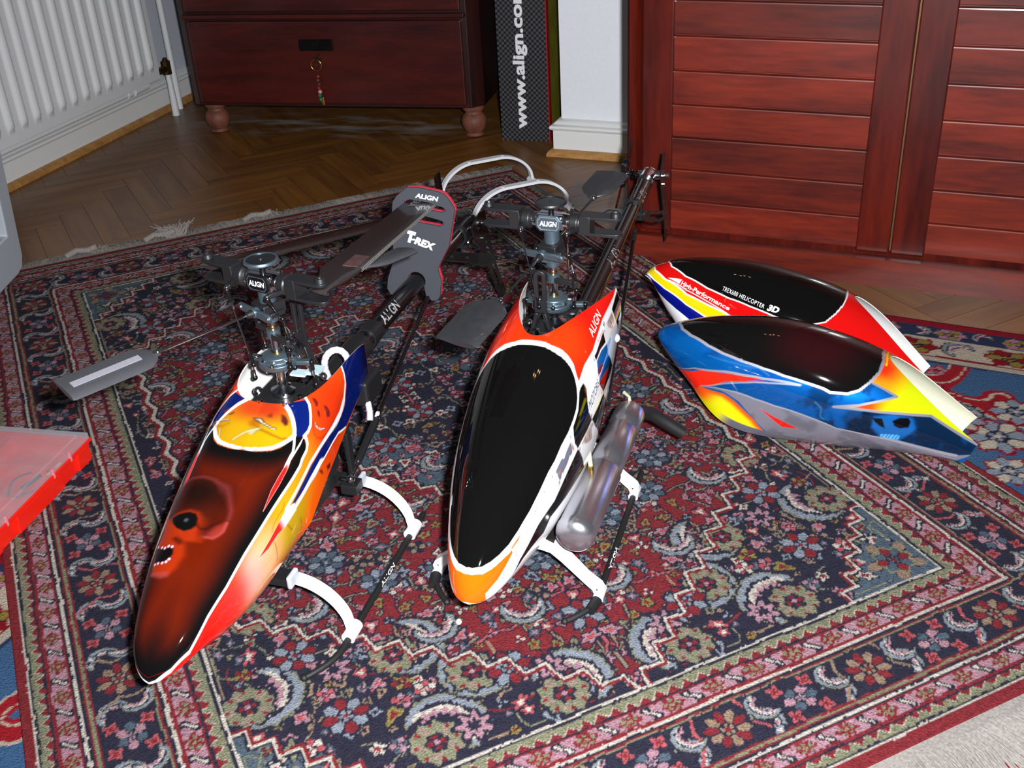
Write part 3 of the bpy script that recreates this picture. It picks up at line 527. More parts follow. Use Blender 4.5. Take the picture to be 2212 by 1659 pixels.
def build_canopy(key, painter, mat_, inner_mat, parent=None, inv=np.eye(4), name='canopy', n=620, m=360):
    s = Canopy(key, n, m); mtx = s.local(inv); Gs, Rs, Ps = [], [], []
    for side in (1, -1):
        G, R_, F_ = s.grid(side); Gs.append(G); Rs.append(R_); Ps.append(F_)
    # one mesh: outer skin (both halves), inner skin, rim strips
    tr = lambda G: G.reshape(-1, 3) @ mtx[:3, :3].T + mtx[:3, 3]
    verts = []; quads = []; k = 0
    for i, G in enumerate(Gs):
        a, b = G.shape[:2]; idx = np.arange(a * b).reshape(a, b) + k
        q = np.stack([idx[:-1, :-1], idx[1:, :-1], idx[1:, 1:], idx[:-1, 1:]], -1).reshape(-1, 4)
        quads.append(q if i == 1 else q[:, ::-1]); verts.append(tr(G)); k += a * b
    nout = k; V = np.concatenate(verts); Q = np.concatenate(quads)
    me = bpy.data.meshes.new(name)
    me.vertices.add(len(V)); me.vertices.foreach_set('co', V.reshape(-1).astype(np.float32)); me.loops.add(Q.size)
    me.loops.foreach_set('vertex_index', Q.reshape(-1).astype(np.int32)); me.polygons.add(len(Q))
    me.polygons.foreach_set('loop_start', np.arange(0, Q.size, 4, dtype=np.int32)); me.polygons.foreach_set('use_smooth', np.ones(len(Q), bool)); me.update(calc_edges=True)
    r = np.concatenate([x.ravel() for x in Rs]); ph = np.concatenate([x.ravel() for x in Ps])
    X, Ys = s.flat(r, ph); Pn = Painter(X, np.abs(Ys), lin((235, 235, 235))); Pn.signedY = Ys; Pn.r = r; Pn.ph = ph
    painter(s, Pn)
    at = me.color_attributes.new('paint', 'FLOAT_COLOR', 'POINT'); c = np.ones((len(V), 4), np.float32); c[:, :3] = Pn.c; c[:, 3] = Pn.m; at.data.foreach_set('color', c.ravel())
    bm = bmesh.new(); bm.from_mesh(me); bmesh.ops.remove_doubles(bm, verts=bm.verts, dist=2e-5); bm.to_mesh(me); bm.free()
    me.materials.append(mat_); o = bpy.data.objects.new(name, me); COL.objects.link(o)
    if parent is not None: o.parent = parent
    # inner shell with rim
    rs = np.concatenate([np.linspace(.03, math.sqrt(s.d['ta']), 50), np.sqrt(s.d['ta'] + (1 - s.d['ta']) * np.linspace(0, 1, 41)[1:] ** 2)]); vs = np.linspace(0, 1, 40)
    b = MB()
    for side in (1, -1):
        G, _, _ = s.grid(side, .0013, rs, vs); O, _, _ = s.grid(side, .00012, rs, vs)
        a, c_ = G.shape[:2]; f = []
        for i in range(a - 1):
            for j in range(c_ - 1): f.append((i * c_ + j, (i + 1) * c_ + j, (i + 1) * c_ + j + 1, i * c_ + j + 1))
        b.add(tr(G), f)
        loop = [(i, c_ - 1) for i in range(a)] + [(a - 1, j) for j in range(c_ - 2, -1, -1)] + [(i, 0) for i in range(a - 2, int(50) - 2, -1)]
        A_ = [tr(G[i, j][None])[0] for i, j in loop]; B_ = [tr(O[i, j][None])[0] for i, j in loop]; L_ = len(loop)
        b.add(A_ + B_, [(i, i + 1, L_ + i + 1, L_ + i) for i in range(L_ - 1)])
    b.build('inner_shell', inner_mat, o, smooth=60)
    return s, o, mtx
LN = lambda *c: lin(c)
WHITE = LN(238, 238, 240); BLK = LN(10, 9, 9)
def paint_red_orange(s, p):      # white and checkered canopy with the black windscreen
    P = s.P
    n = fbm(p.X * 18, p.Y * 18, 3); p.c *= (0.9 + .1 * n)[:, None] * np.array([1, .99, .985])
    for k in ('b1', 'b2', 'b3', 'b4'): p.fill(P(k), BLK)
    for k in ('y1', 'y2'): p.fill(P(k), LN(95, 95, 15), soft=.0012)
    p.fill(P('blueo'), WHITE); p.fill(P('blue'), LN(25, 90, 160)); p.fill(P('bluel'), LN(160, 195, 225)); p.fill(P('red2'), LN(120, 40, 50), soft=.002)
    for k in ('g1', 'g2', 'g3', 'g4', 'g5', 'g6', 'g7'):
        q = P(k); wob = vnoise(p.X * 500, p.Y * 160, 7); w_ = sstep(-.0016, .0012, p.sd(q)) * (.35 + .65 * wob); p.mix(w_, LN(128, 66, 10)); 
    p.fill(P('lizard'), LN(120, 124, 140), metal=.4); p.fill(P('lizred'), LN(190, 90, 80))
    ra = s.d['ta'] ** .5
    red = np.concatenate([s.art['red'], [(ra, -.15), (1, -.15), (1, .0)]]); w_ = p.fill(P(0, pts=red), LN(222, 22, 12)); p.blob(P(0, pts=[(.8, .15)])[0], .07, LN(240, 60, 10), .7, mask=w_)
    p.line(P('wline'), .0052, WHITE); p.fill(P('tipblk'), BLK)
    p.fill(P('orange', True), LN(250, 92, 8)); p.mix(sstep(.150, .143, p.r) * sstep(.74, .72, np.abs(p.ph)), LN(250, 92, 8)); 
    gl = P('glass', True); rt = P('ringT', True)
    p.line(P('ringT'), .0036, WHITE); sdg = p.sd(gl); wd = .0028 + .0032 * sstep(.45, .2, p.r); p.mix(sstep(-.0005, .0005, sdg + wd), WHITE); p.mix(sstep(-.0005, .0005, sdg), BLK)
    for q in P('screws'):
        dd = np.hypot(p.X - q[0], p.Y - q[1]); p.mix(sstep(.0022, .0016, dd) * sstep(.0009, .0014, dd), LN(90, 90, 92)); p.mix(sstep(.0007, .0003, dd), LN(60, 60, 60))
def paint_skulls(s, p):          # airbrushed flame and skull canopy
    P = s.P; A = s.art
    side = P('side'); p.c[:] = LN(235, 90, 15)
    one = lambda k: P(k)[0]
    p.blob(one('orangeu'), .09, LN(228, 50, 12), .95); p.blob(one('btn'), .05, LN(232, 62, 18), .8)
    p.blob(one('goldu'), .06, LN(225, 130, 20), .8); p.blob(one('orangel'), .075, LN(240, 130, 20), .8)
    p.blob(one('yel'), .045, LN(200, 160, 18), 1); p.blob(one('yel2'), .05, LN(190, 150, 20), .95)
    p.blob(one('glow'), .05, LN(222, 172, 120), .95); p.blob(one('glow2'), .038, LN(222, 160, 150), .8)
    p.blob(one('redn2'), .045, LN(235, 60, 60), .9); p.blob(one('redn'), .11, LN(228, 22, 14), 1); p.mix(sstep(.36, .25, p.r), LN(228, 22, 14))
    # skulls on the side
    for k in ('skA_e1', 'skA_e2', 'skA_n'): p.fill(P(k), LN(110, 25, 20), soft=.0015)
    p.line(P('skA_jaw'), .002, LN(150, 30, 15), soft=.0022, op=.8); p.line(P('skA_m'), .0026, LN(60, 15, 12)); p.line(P('skA_m'), .0011, LN(225, 205, 200))
    for k in ('skD_e1', 'skD_e2'): p.fill(P(k), LN(100, 25, 20), soft=.002)
    for k in ('crack1', 'crack2', 'crack3', 'crack4'): p.line(P(k), .0012, LN(110, 80, 20), soft=.0012, op=.8)
    p.fill(P('blueA'), LN(8, 27, 100)); bb_ = A['blueB']; bb_ = np.concatenate([[(1.06, bb_[0, 1] - .1), (1.06, bb_[2, 1] + .12)], bb_[2:], bb_[:1]]); w_ = p.fill(P(0, pts=bb_), LN(8, 28, 102)); p.mix(w_ * sstep(.965, 1.0, p.r) * .8, BLK)
    p.c *= .78
    p.line(P('wB'), .0030, WHITE); p.line(P('c1'), .0034, WHITE); p.line(P('c2'), .0036, WHITE)
    # gold saddle in front of the mast
    g = np.concatenate([A['gold'], [(A['gold'][-1, 0], -.15), (A['gold'][0, 0], -.15)]]); gm = sstep(-.0005, .0005, p.sd(P(0, pts=g))); p.mix(gm, LN(190, 100, 14))
    p.blob(one('yg'), .055, LN(176, 146, 8), .95, mask=gm); p.blob(one('goldr'), .03, LN(170, 30, 20), .9, mask=gm)
    p.mix(gm * (p.ph < 0) * .15, LN(200, 90, 20))
    # windscreen panel
    pn = np.concatenate([A['panel'], [(A['panel'][-1, 0], -.7), (A['panel'][0, 0], -.7)]]); sdp = p.sd(P(0, pts=pn)); pm = sstep(-.0005, .0005, sdp)
    t = sstep(.006, .046, sdp) * sstep(.05, .33, p.r) * sstep(.82, .70, p.r); n = fbm(p.X * 20, p.Y * 20, 5)
    base = LN(92, 21, 4) * (0.85 + .3 * n)[:, None]; col = BLK[None] * (1 - t[:, None]) + base * t[:, None]
    p.c = p.c * (1 - pm[:, None]) + col * pm[:, None]; p.m *= 1 - pm
    sl_ = np.concatenate([A['sline'], [(A['sline'][-1, 0], -.7), (A['sline'][0, 0], -.7)]]); p.mix(sstep(-.0005, .0005, p.sd(P(0, pts=sl_))) * sstep(.34, .33, p.r) * (1 - pm), BLK)
    p.line(P('spikeA'), .0026, WHITE)
    sp = P('spike'); sm = sstep(-.0005, .0005, p.sd(sp)); xt = P(0, pts=A['spike'][8:9])[0][0]; xs = sp[:, 0]; f = sstep(xs.max() - .028, xs.max() - .062, p.X) ; f2 = sstep(.045, .03, p.X - xs.min()) 
    p.mix(sm, WHITE); p.mix(sm * sstep(xs.min() + .075, xs.min() + .058, p.X), LN(228, 24, 18)); p.mix(sm * sstep(xs.min() + .02, xs.min(), p.X) * .4, LN(120, 10, 8))
    p.line(P('sline'), .0031, WHITE); p.line(P('ring'), .0040, WHITE)
    s2 = P('spike2'); xs = s2[:, 0]; sm = sstep(-.0005, .0005, p.sd(s2)); p.mix(sm, WHITE); p.mix(sm * sstep(xs.min() + .062, xs.min() + .044, p.X), LN(232, 30, 20))
    # large skull on one half of the windscreen (signed coordinates)
    Y0 = p.Y; p.Y = p.signedY; N = 1
    q = lambda k: P(k)
    p.fill(q('dome'), LN(60, 16, 7), soft=.005, op=.85); p.blob(q('domeblob')[0], .034, LN(22, 9, 6), .95)
    p.line(q('domee'), .0015, LN(150, 60, 60), soft=.0035, op=.4)
    p.fill(q('skface'), LN(160, 42, 8), soft=.003, op=.75); p.line(q('eye'), .004, LN(160, 44, 8), soft=.004, op=.7, closed=True); p.fill(q('eye'), BLK, soft=.0012); p.blob(q('eyeglow')[0], .0035, LN(70, 80, 92), .8)
    p.fill(q('tail'), LN(40, 10, 6), soft=.002, op=.9); p.fill(q('cheekf'), LN(150, 50, 45), soft=.004, op=.6); p.line(q('cheek'), .002, LN(170, 70, 65), soft=.002, op=.6)
    p.fill(q('nose'), LN(40, 10, 6), soft=.003, op=.8); p.fill(q('mouth'), LN(12, 6, 6), soft=.0015); p.fill(q('chinf'), LN(150, 60, 55), soft=.003, op=.6)
    for k in ('teeth', 'teeth2'):
        for c_ in q(k): p.blob(c_, .0024, LN(215, 205, 225), .95)
    for k in ('skB_e', 'skB_n'): p.fill(P(k), LN(80, 26, 20), soft=.0018)
    p.line(P('skB_jaw'), .0026, LN(140, 72, 8), soft=.002, op=.85); p.line(P('skB_m'), .0028, LN(50, 20, 15)); p.line(P('skB_m'), .0010, LN(215, 200, 180), op=.8)
    for k in ('chain', 'chain2', 'chain3'): p.line(P(k), .0020, LN(110, 96, 30), soft=.001, op=.7); p.line(P(k), .0007, LN(225, 220, 180), op=.7)
    for k in ('skC_e1', 'skC_e2'): p.fill(q(k), LN(90, 40, 25), soft=.0012)
    p.line(q('skC_m'), .0024, LN(50, 25, 15)); p.line(q('skC_m'), .001, LN(230, 220, 200)); p.line(q('skC_jaw'), .002, LN(150, 90, 15), soft=.002, op=.7)
    p.Y = Y0
def paint_blue(s, p):            # loose blue, silver and yellow canopy
    P = s.P; A = s.art; one = lambda k: P(k)[0]
    p.c[:] = LN(6, 92, 176); p.m[:] = .55
    n = fbm(p.X * 25, p.Y * 40, 11, 4); p.mix(sstep(.55, .75, n) * .35, LN(6, 50, 110), .55); p.mix(sstep(.6, .4, n) * .2, LN(20, 130, 205), .55)
    for k in ('wisp1', 'wisp2', 'wisp3', 'wisp4'): p.line(P(k), .0012, LN(70, 150, 200), soft=.0015, metal=.5, op=.55)
    # yellow front and rear
    front = (p.Y > 0) * 1.0; yw = p.fill(np.concatenate([P('redw')[-2:-1] * [0, 1] + [0, 0], P('redw')]), LN(235, 40, 15)) * 0
    fl = np.concatenate([[(A['line1'][0][0] - .01, 1.3)], [A['line1'][0]], A['redw'][4:6], A['dedge'], [(A['grey'][4, 0], 1.3)]]); fw = p.fill(P(0, pts=fl), LN(210, 205, 14))
    p.mix(fw * sstep(.022, .0, -p.sd(P('redw'))), LN(240, 120, 15)); p.blob(one('orf'), .035, LN(238, 70, 15), .9, mask=fw)
    d_ = p.seg(P('dedge'), False); p.mix(fw * sstep(.011, .002, d_), LN(225, 80, 20))
    p.fill(P('redw'), LN(236, 38, 20))
    p.line(P('line1'), .0032, LN(178, 178, 190), metal=.6)
    # rear warm field between edge3 and the rim
    e3 = A['edge3']; g_ = A['glass']; rear = np.concatenate([e3, [(1.02, e3[-1, 1]), (1.02, -.1), (.72, -.1)], g_[[-1]], g_[[-4]], g_[[-7]]]); rw = p.fill(P(0, pts=rear), LN(186, 196, 12))
    p.blob(one('redr'), .055, LN(232, 45, 15), 1, mask=rw); p.blob(one('orng'), .03, LN(235, 130, 20), .7, mask=rw); p.blob(one('redr2'), .03, LN(234, 60, 15), .95, mask=rw)
    # blue sweeps
    for k in ('blue2', 'blue2b'): p.fill(P(k), LN(8, 88, 165), metal=.55)
    bm_ = sstep(-.001, .001, p.sd(P('blue2b'))); nn = fbm(p.X * 45, p.Y * 45, 23, 4)
    p.mix(bm_ * sstep(.5, .8, p.r) * .85 * sstep(.35, .6, nn + sstep(.8, .95, p.r) * .2), LN(8, 22, 40), .4)
    p.fill(P('sk_d'), LN(8, 16, 30), soft=.004, op=.6, metal=.3); p.fill(P('sk_face'), LN(22, 96, 170), soft=.0025, metal=.4)
    p.fill(P('sk_d2'), LN(8, 26, 45), soft=.006, op=.6, metal=.3)
    for k in ('sk_e1', 'sk_e2'): p.fill(P(k), LN(6, 8, 14), soft=.0012)
    st = P('sk_teeth'); w_ = sstep(-.0006, .0006, p.sd(st)); p.mix(w_ * (.35 + .65 * (np.sin(p.X * 1500) > -.2)), LN(90, 170, 225), .2)
    p.line(P('wisp4'), .0012, LN(70, 150, 200), soft=.0015, metal=.5, op=.6)
    gm = p.fill(P('grey'), LN(150, 148, 162), metal=.6); gx = np.concatenate([A['grey'][5:12], [(1.02, 1.3), (A['grey'][5, 0], 1.3)]])
    ng = fbm(p.X * 40, p.Y * 40, 31); p.mix(sstep(-.0005, .0005, p.sd(P(0, pts=gx))) , LN(150, 148, 162), .6)
    g2 = sstep(-.0005, .0005, p.sd(P('grey'))); p.mix(g2 * sstep(.5, .75, ng) * .5, LN(96, 96, 108), .6); p.fill(P('redsl'), LN(190, 30, 20), soft=.001)
    p.mix(sstep(.55, .6, p.r) * sstep(.90 , .915, np.abs(p.ph)) * (1 - sstep(.95, 1.0, p.r) * .0), LN(120, 118, 132), .5)
    p.line(P('dedge'), .0016, LN(70, 60, 60), soft=.0012, op=.7); p.line(P('edge2'), .0024, LN(180, 180, 192), metal=.6); p.line(P('edge3'), .003, LN(150, 150, 160), metal=.6)
    gl = P('glass', True); sd_ = p.sd(gl); p.mix(sstep(-.0005, .0005, sd_ + .0035), LN(178, 178, 190), .6); p.mix(sstep(-.0005, .0005, sd_), BLK * 1.3)
    c_ = P(0, pts=[(.66, .12)])[0]; p.mix(sstep(0, .02, sd_) * sstep(.09, .02, np.hypot(p.X - c_[0], p.Y - c_[1])) * .75, LN(46, 9, 12))
    p.line(P('txt'), .0022, LN(230, 200, 10)); p.mix(sstep(.968, .98, p.r) * sstep(.70, .74, np.abs(p.ph)), LN(8, 20, 36), .3)
def paint_stripes(s, p):         # loose red, yellow and blue striped canopy
    P = s.P; A = s.art
    p.c[:] = LN(240, 240, 244)
    def band(k, col):
        a = A[k]; b = np.concatenate([a, [(1.05, a[-1, 1]), (1.05, -.2), (0, -.2)]]); p.fill(P(0, pts=b), col)
    band('l3', LN(8, 18, 118)); band('l2', LN(222, 196, 4)); band('l1', LN(196, 14, 12))
    for k in ('l1', 'l2', 'l3'): p.line(P(k), .0018, WHITE)
    gl = P('glass', True); sd_ = p.sd(gl); p.mix(sstep(-.0004, .0004, sd_ + .0018), WHITE); p.mix(sstep(-.0004, .0004, sd_), BLK)
    p.fill(P('arrow'), WHITE); p.line(P('uline'), .0009, WHITE)
CPAINT = paint_mat('glossy_canopy_paint', 0.38, 1.0, 0.035, spec=0.0)
BARCODE = None
def loose_canopy(key, painter, inner, label):
    s, o, mtx = build_canopy(key, painter, CPAINT, inner, None, np.linalg.inv(ORG(key)), 'canopy_shell', 600, 350)
    o.matrix_world = Matrix(ORG(key).tolist()); tag(o, label, 'model helicopter canopy'); return s, o, mtx
def ORG(key):
    m = np.eye(4); m[:3, 3] = SHAPE[key]['fr'][0]; m[2, 3] = 0; return m
sR, oR, mR = loose_canopy('R', paint_stripes, MT['inner'], 'loose red, yellow and blue striped canopy with a black windscreen, lying behind the blue one')
A_ = sR.art; hp = A_['hp']; tx = A_['tx']; td = A_['td']
lettering('High-Performance', MT['wlet'], oR, sR.surf_fn(hp, .0004, mR), .02, .25)
lettering('TREX600 HELICOPTER', MT['wlet'], oR, sR.surf_fn(tx, .0004, mR), .0, .0, space=1.12)
lettering('3D', MT['wlet'], oR, sR.surf_fn(td, .0004, mR), .05, .2)
sB, oB, mB = loose_canopy('B', paint_blue, MT['inneryel'], 'loose metallic blue, silver and yellow canopy with a blue skull, lying on the rug')
# ---------------------------------------------------------------- rugs
def rot2(a): return np.array([math.cos(a), math.sin(a)]), np.array([-math.sin(a), math.cos(a)])
RUGK = .52
NAVY = LN(38, 36, 62); WINE = LN(150, 18, 34); PINK = LN(196, 142, 158); CREAM = LN(226, 214, 198); OLIVE = LN(146, 146, 112); SLATE = LN(84, 104, 122)
CORAL = LN(204, 84, 92); TAN = LN(170, 138, 110); GOLD = LN(160, 140, 60); GREYB = LN(150, 160, 175)
class Rug:
    def __init__(s, X, Y, base): s.sh = X.shape; s.X, s.Y = X, Y; s.c = np.empty(X.shape + (3,), np.float32); s.c[:] = base
    def win(s, cx, cy, R_):
        i0 = np.searchsorted(s.X[:, 0], cx - R_); i1 = np.searchsorted(s.X[:, 0], cx + R_); j0 = np.searchsorted(s.Y[0], cy - R_); j1 = np.searchsorted(s.Y[0], cy + R_)
        return slice(max(i0, 0), i1), slice(max(j0, 0), j1)
    def put(s, sl, mask, col): s.c[sl][mask] = col
    def polar(s, cx, cy, R_, rot=0.0, asp=1.0, jag=.06):
        sl = s.win(cx, cy, R_ * 1.5 * max(asp, 1)); x = s.X[sl] - cx; y = s.Y[sl] - cy
        if x.size == 0: return None
        c, n = math.cos(rot), math.sin(rot); u = (x * c + y * n) / asp; v = -x * n + y * c
        r = np.hypot(u, v) / R_; r = r * (1 + jag * (vnoise(s.X[sl] * 330, s.Y[sl] * 330, 5) - .5) * 2); return sl, r, np.arctan2(v, u), u / R_, v / R_
    def ring_flower(s, cx, cy, R_, rot=0.):
        q = s.polar(cx, cy, R_, rot)
        if q is None: return
        sl, r, t, u, v = q; lob = 1 + .07 * np.cos(10 * t)
        s.put(sl, r < lob * 1.14, NAVY); s.put(sl, r < lob, OLIVE); s.put(sl, (r < lob * .93) & (r > .5) & (np.cos(5 * t) > .3) & (vnoise(u * 7, v * 7, 3) > .3), LN(170, 145, 128))
        s.put(sl, (abs(r - .84) < .1) & (np.cos(8 * t + .4) > .72), WINE); s.put(sl, (r < .46 * (1 + .12 * np.cos(6 * t))), NAVY)
        s.put(sl, (r < .36) & (np.cos(4 * t) > -.1) & (r > .16), WINE); s.put(sl, r < .12, PINK)
    def rosette(s, cx, cy, R_, rot=0., cols=None, n=8, ground=None, asp=1.):
        q = s.polar(cx, cy, R_, rot, asp)
        if q is None: return
        cols = cols or (WINE, CREAM); sl, r, t, u, v = q; lob = 1 + .12 * np.cos(n * t)
        s.put(sl, r < lob * 1.16, NAVY if ground is None else ground); w_ = np.cos(n * t / 2) > 0
        s.put(sl, (r < lob) & w_, cols[0]); s.put(sl, (r < lob) & ~w_, cols[1]); s.put(sl, (abs(np.cos(n * t / 2)) < .22) & (r < lob) & (r > .35), NAVY)
        s.put(sl, r < .42, NAVY); s.put(sl, (r < .34) & (np.cos(5 * t) > -.2), cols[1]); s.put(sl, r < .14, cols[0])
    def hook(s, cx, cy, R_, rot=0., asp=1.):
        """curled cream and grey leaf"""
        q = s.polar(cx, cy, R_, rot, asp)
        if q is None: return
        sl, r, t, u, v = q; a = np.abs(t) / PI; w_ = .30 * (1 - (a / .62) ** 2)
        s.put(sl, (abs(r - .8) < w_ + .1) & (a < .62), NAVY); s.put(sl, (abs(r - .8) < w_) & (a < .6), OLIVE)
        s.put(sl, (abs(r - .8) < w_ * .82) & (a < .56), GREYB); s.put(sl, (r < .78) & (abs(r - .8) < w_ * .9) & (a < .5), CREAM); s.put(sl, (abs(r - .79) < .05) & (a < .36), NAVY)
        s.put(sl, (abs(r - .56) < .07 + .05 * np.cos(16 * t)) & (a < .42), PINK)
    def spark(s, cx, cy, R_, rot, c1, c2, n=5, asp=1., out=NAVY):
        q = s.polar(cx, cy, R_, rot, asp, .12)
        if q is None: return
        sl, r, t, u, v = q; lob = .78 + .24 * np.cos(n * t); s.put(sl, r < lob + .3, out); s.put(sl, r < lob, c1); s.put(sl, r < lob * .5, c2)
    def stroke(s, pts, wd, col, out=None):
        P = np.asarray(pts, float); lo, hi = P.min(0) - .01, P.max(0) + .01
        sl = (slice(np.searchsorted(s.X[:, 0], lo[0]), np.searchsorted(s.X[:, 0], hi[0])), slice(np.searchsorted(s.Y[0], lo[1]), np.searchsorted(s.Y[0], hi[1])))
        X, Y = s.X[sl], s.Y[sl]
        if X.size == 0: return
        d = np.full(X.shape, 9.)
        for a, b in zip(P[:-1], P[1:]):
            ab = b - a; t = np.clip(((X - a[0]) * ab[0] + (Y - a[1]) * ab[1]) / max(ab @ ab, 1e-12), 0, 1); d = np.minimum(d, np.hypot(X - a[0] - t * ab[0], Y - a[1] - t * ab[1]))
        d = d + (vnoise(X * 400, Y * 400, 9) - .5) * .0012
        if out is not None: s.c[sl][d < wd / 2 + .0022] = out
        s.c[sl][d < wd / 2] = col
def main_rug():
    uc, vc, HU, HV = .478, 1.51, .6375, .94; cell = .0021
    xs = np.arange(-HU, HU + 1e-6, cell); ys = np.arange(-HV, HV + 1e-6, cell); X, Y = np.meshgrid(xs, ys, indexing='ij')
    wx = (fbm(X * 30, Y * 30, 1) - .5) * .004 + (vnoise(X * 260, Y * 260, 2) - .5) * .0016; wy = (fbm(X * 30, Y * 30, 4) - .5) * .004 + (vnoise(X * 260, Y * 260, 6) - .5) * .0016
    a = np.abs(X + wx); b = np.abs(Y + wy); R_ = Rug(X, Y, NAVY); c = R_.c
    rng = random.Random(4)
    ds = a - .43; de = (b - .738) * 1.05; d = np.maximum(ds, de); onside = ds > de; along = np.where(onside, Y + wy, X + wx); field = d < 0
    # --- field grounds
    tri = lambda x, per: np.abs((x / per) % 1 - .5) * 2
    med = b - (.735 - .86 * a); zz = (tri(a - b * .6, .052) - .5) * .026; medd = np.maximum(med + zz, (a - .386) + (tri(b, .06) - .5) * .010)
    cor = -(a - .29) * 1.13 - (b - .738) + .0 ; cd = -(a + b * .93 - .976) + (tri(a - b, .05) - .5) * .024
    cen = np.maximum(a / .235 + b / .36 - 1, -1) * .2 + (tri(a - b, .05) - .5) * .014
    c[field & (medd < 0)] = WINE; c[field & (cen < 0)] = SLATE; hub = (a / .15 + b / .2 - 1) * .1 + (tri(b, .04) - .5) * .01; c[field & (hub < 0)] = NAVY; c[field & (cd < 0)] = SLATE
    # --- scattered small motifs with vines, mirrored in both directions
    pal = [(PINK, WINE), (OLIVE, WINE), (CREAM, WINE), (CORAL, CREAM), (SLATE, PINK), (TAN, NAVY), (GREYB, NAVY), (PINK, CORAL), (GOLD, WINE)]
    def mir(fn, x, y, *k, rot=0., **kw):
        for sx in (1, -1):
            for sy in (1, -1):
                if (sx < 0 and x < .004) or (sy < 0 and y < .004): continue
                r_ = rot
                if sx < 0: r_ = PI - r_
                if sy < 0: r_ = -r_
                fn(sx * x, sy * y, *k, rot=r_, **kw)
    for i in range(120):     # thin vines
        x, y = rng.random() * .42, rng.random() * .73; th = rng.random() * 6.28; pts = [(x, y)]
        for k in range(9): th += rng.uniform(-.6, .75); x += math.cos(th) * .014; y += math.sin(th) * .014; pts.append((min(max(x, 0), .425), min(max(y, 0), .73)))
        col = rng.choice([CORAL, OLIVE, WINE, TAN]); inmed = pts[4][1] < .735 - .86 * pts[4][0]; ww = rng.choice([.002, .003])
        for sx in (1, -1):
            for sy in (1, -1): R_.stroke([(p[0] * sx, p[1] * sy) for p in pts], ww, OLIVE if inmed and col is WINE else col, NAVY if inmed else None)
    g = .0205
    for i in range(int(.43 / g) + 1):
        for j in range(int(.74 / g) + 1):
            x = (i + .5 + rng.uniform(-.34, .34)) * g; y = (j + .5 + rng.uniform(-.34, .34)) * g
            if x > .42 or y > .728: continue
            c1, c2 = rng.choice(pal); rr = rng.choice([.005, .0065, .008, .0095]); k = rng.random()
            if k < .7: mir(R_.spark, x, y, rr, rot=rng.random() * 6, c1=c1, c2=c2, n=rng.choice([3, 4, 5]), asp=rng.choice([1, 1.3, 1.7]))
            elif k < .86: mir(R_.rosette, x, y, rr * 1.25, rot=rng.random(), cols=(c1, c2), n=6)
    # --- larger flowers in the dark field
    for x, y in ((.231, .556), (.235, .703), (.082, .705), (.366, .41), (.16, .625), (.40, .30), (.404, .556)):
        if y > .5: mir(R_.hook, x - .012, y - .012, .050, rot=rng.choice([-2.4, 2.6, 1.2]))
        mir(R_.ring_flower, x, y, .0285)
    for x, y in ((.0, .60), (.31, .62), (.12, .64), (.335, .50)): mir(R_.rosette, x, y, .024, cols=(WINE, GREYB), n=8)
    for x, y in ((.078, .66), (.30, .545), (.19, .70)): mir(R_.spark, x, y, .02, rot=.7, c1=PINK, c2=NAVY, n=7)
    mir(R_.rosette, .392, .70, .036, cols=(SLATE, TAN), n=10, ground=SLATE); mir(R_.rosette, .392, .70, .022, cols=(WINE, SLATE), n=8, ground=OLIVE)
    for x, y in ((0, .48), (.12, .44), (.25, .35), (.33, .17), (.33, 0), (.2, .42), (.05, .40), (.27, .23)): mir(R_.rosette, x, y, .022, cols=(GREYB, SLATE), n=8)
    for x, y in ((.2, .13), (.1, .27), (.03, .2), (.15, .02)): mir(R_.hook, x, y, .024, rot=x * 9)
    for x, y in ((0., .05), (.08, .12), (.0, .33), (.19, .06)): mir(R_.rosette, x, y, .02, cols=(WINE, GREYB), n=8)
    for x, y in ((.17, .53), (.30, .42), (.06, .55), (.37, .24)): mir(R_.hook, x, y, .03, rot=1.1 + x * 4)
    # --- zigzag outlines
    def outline(dd, w1=.0034):
        c[field & (np.abs(dd) < w1 + .0026)] = NAVY; c[field & (dd > .0015) & (dd < w1 + .0042)] = WINE; c[field & (np.abs(dd) < w1 * .72)] = CREAM
    outline(medd * .8); outline(cd * .75); outline(cen * .9, .0028)
    # --- borders
    sel = ~field; c[sel] = WINE
    D = d; c[sel & (D < .0032)] = CREAM; c[sel & (D >= .0032) & (D < .007)] = NAVY
    def zig(lo, hi, per, flip):
        m_ = (D >= lo) & (D < hi); h = (D - lo) / (hi - lo); h = 1 - h if flip else h; t = tri(along, per); k = m_ & (h < .22 + .72 * t); c[m_] = WINE
        c[m_ & (h < .34 + .76 * t)] = LN(205, 190, 170); c[k] = OLIVE
    zig(.007, .0225, .0185, False)
    def guard(lo, hi, ph=0.):
        m_ = (D >= lo) & (D < hi); c[m_] = PINK; c[m_ & ((D < lo + .0025) | (D > hi - .0022))] = WINE
        c[(D >= lo - .0028) & (D < lo)] = NAVY
        mid, hw = (lo + hi) / 2, (hi - lo) / 2; per = .054; t = ((along + ph) / per) % 1; yy = (D - mid) / hw; n_ = vnoise(X * 300, Y * 300, 8) - .5
        xx = (t - .27) * per / hw; r = np.hypot(xx * .72, yy) * (1 + .3 * n_); th = np.arctan2(yy, xx)
        k = m_ & (r < .74 + .1 * np.cos(6 * th)); c[k] = WINE; c[m_ & (r < .6) & (np.cos(5 * th + 1) > -.3)] = OLIVE; c[m_ & (r < .34)] = WINE; c[m_ & (r < .2)] = TAN
        xs_ = (t - .77) * per / hw; sx = xs_ - .42 * np.sin(yy * 3.0); k = m_ & (np.abs(sx) < .44) & (np.abs(yy) < .84); c[k] = NAVY; c[m_ & (np.abs(sx) < .17) & (np.abs(yy) < .62)] = CREAM
    guard(.0255, .0515); 
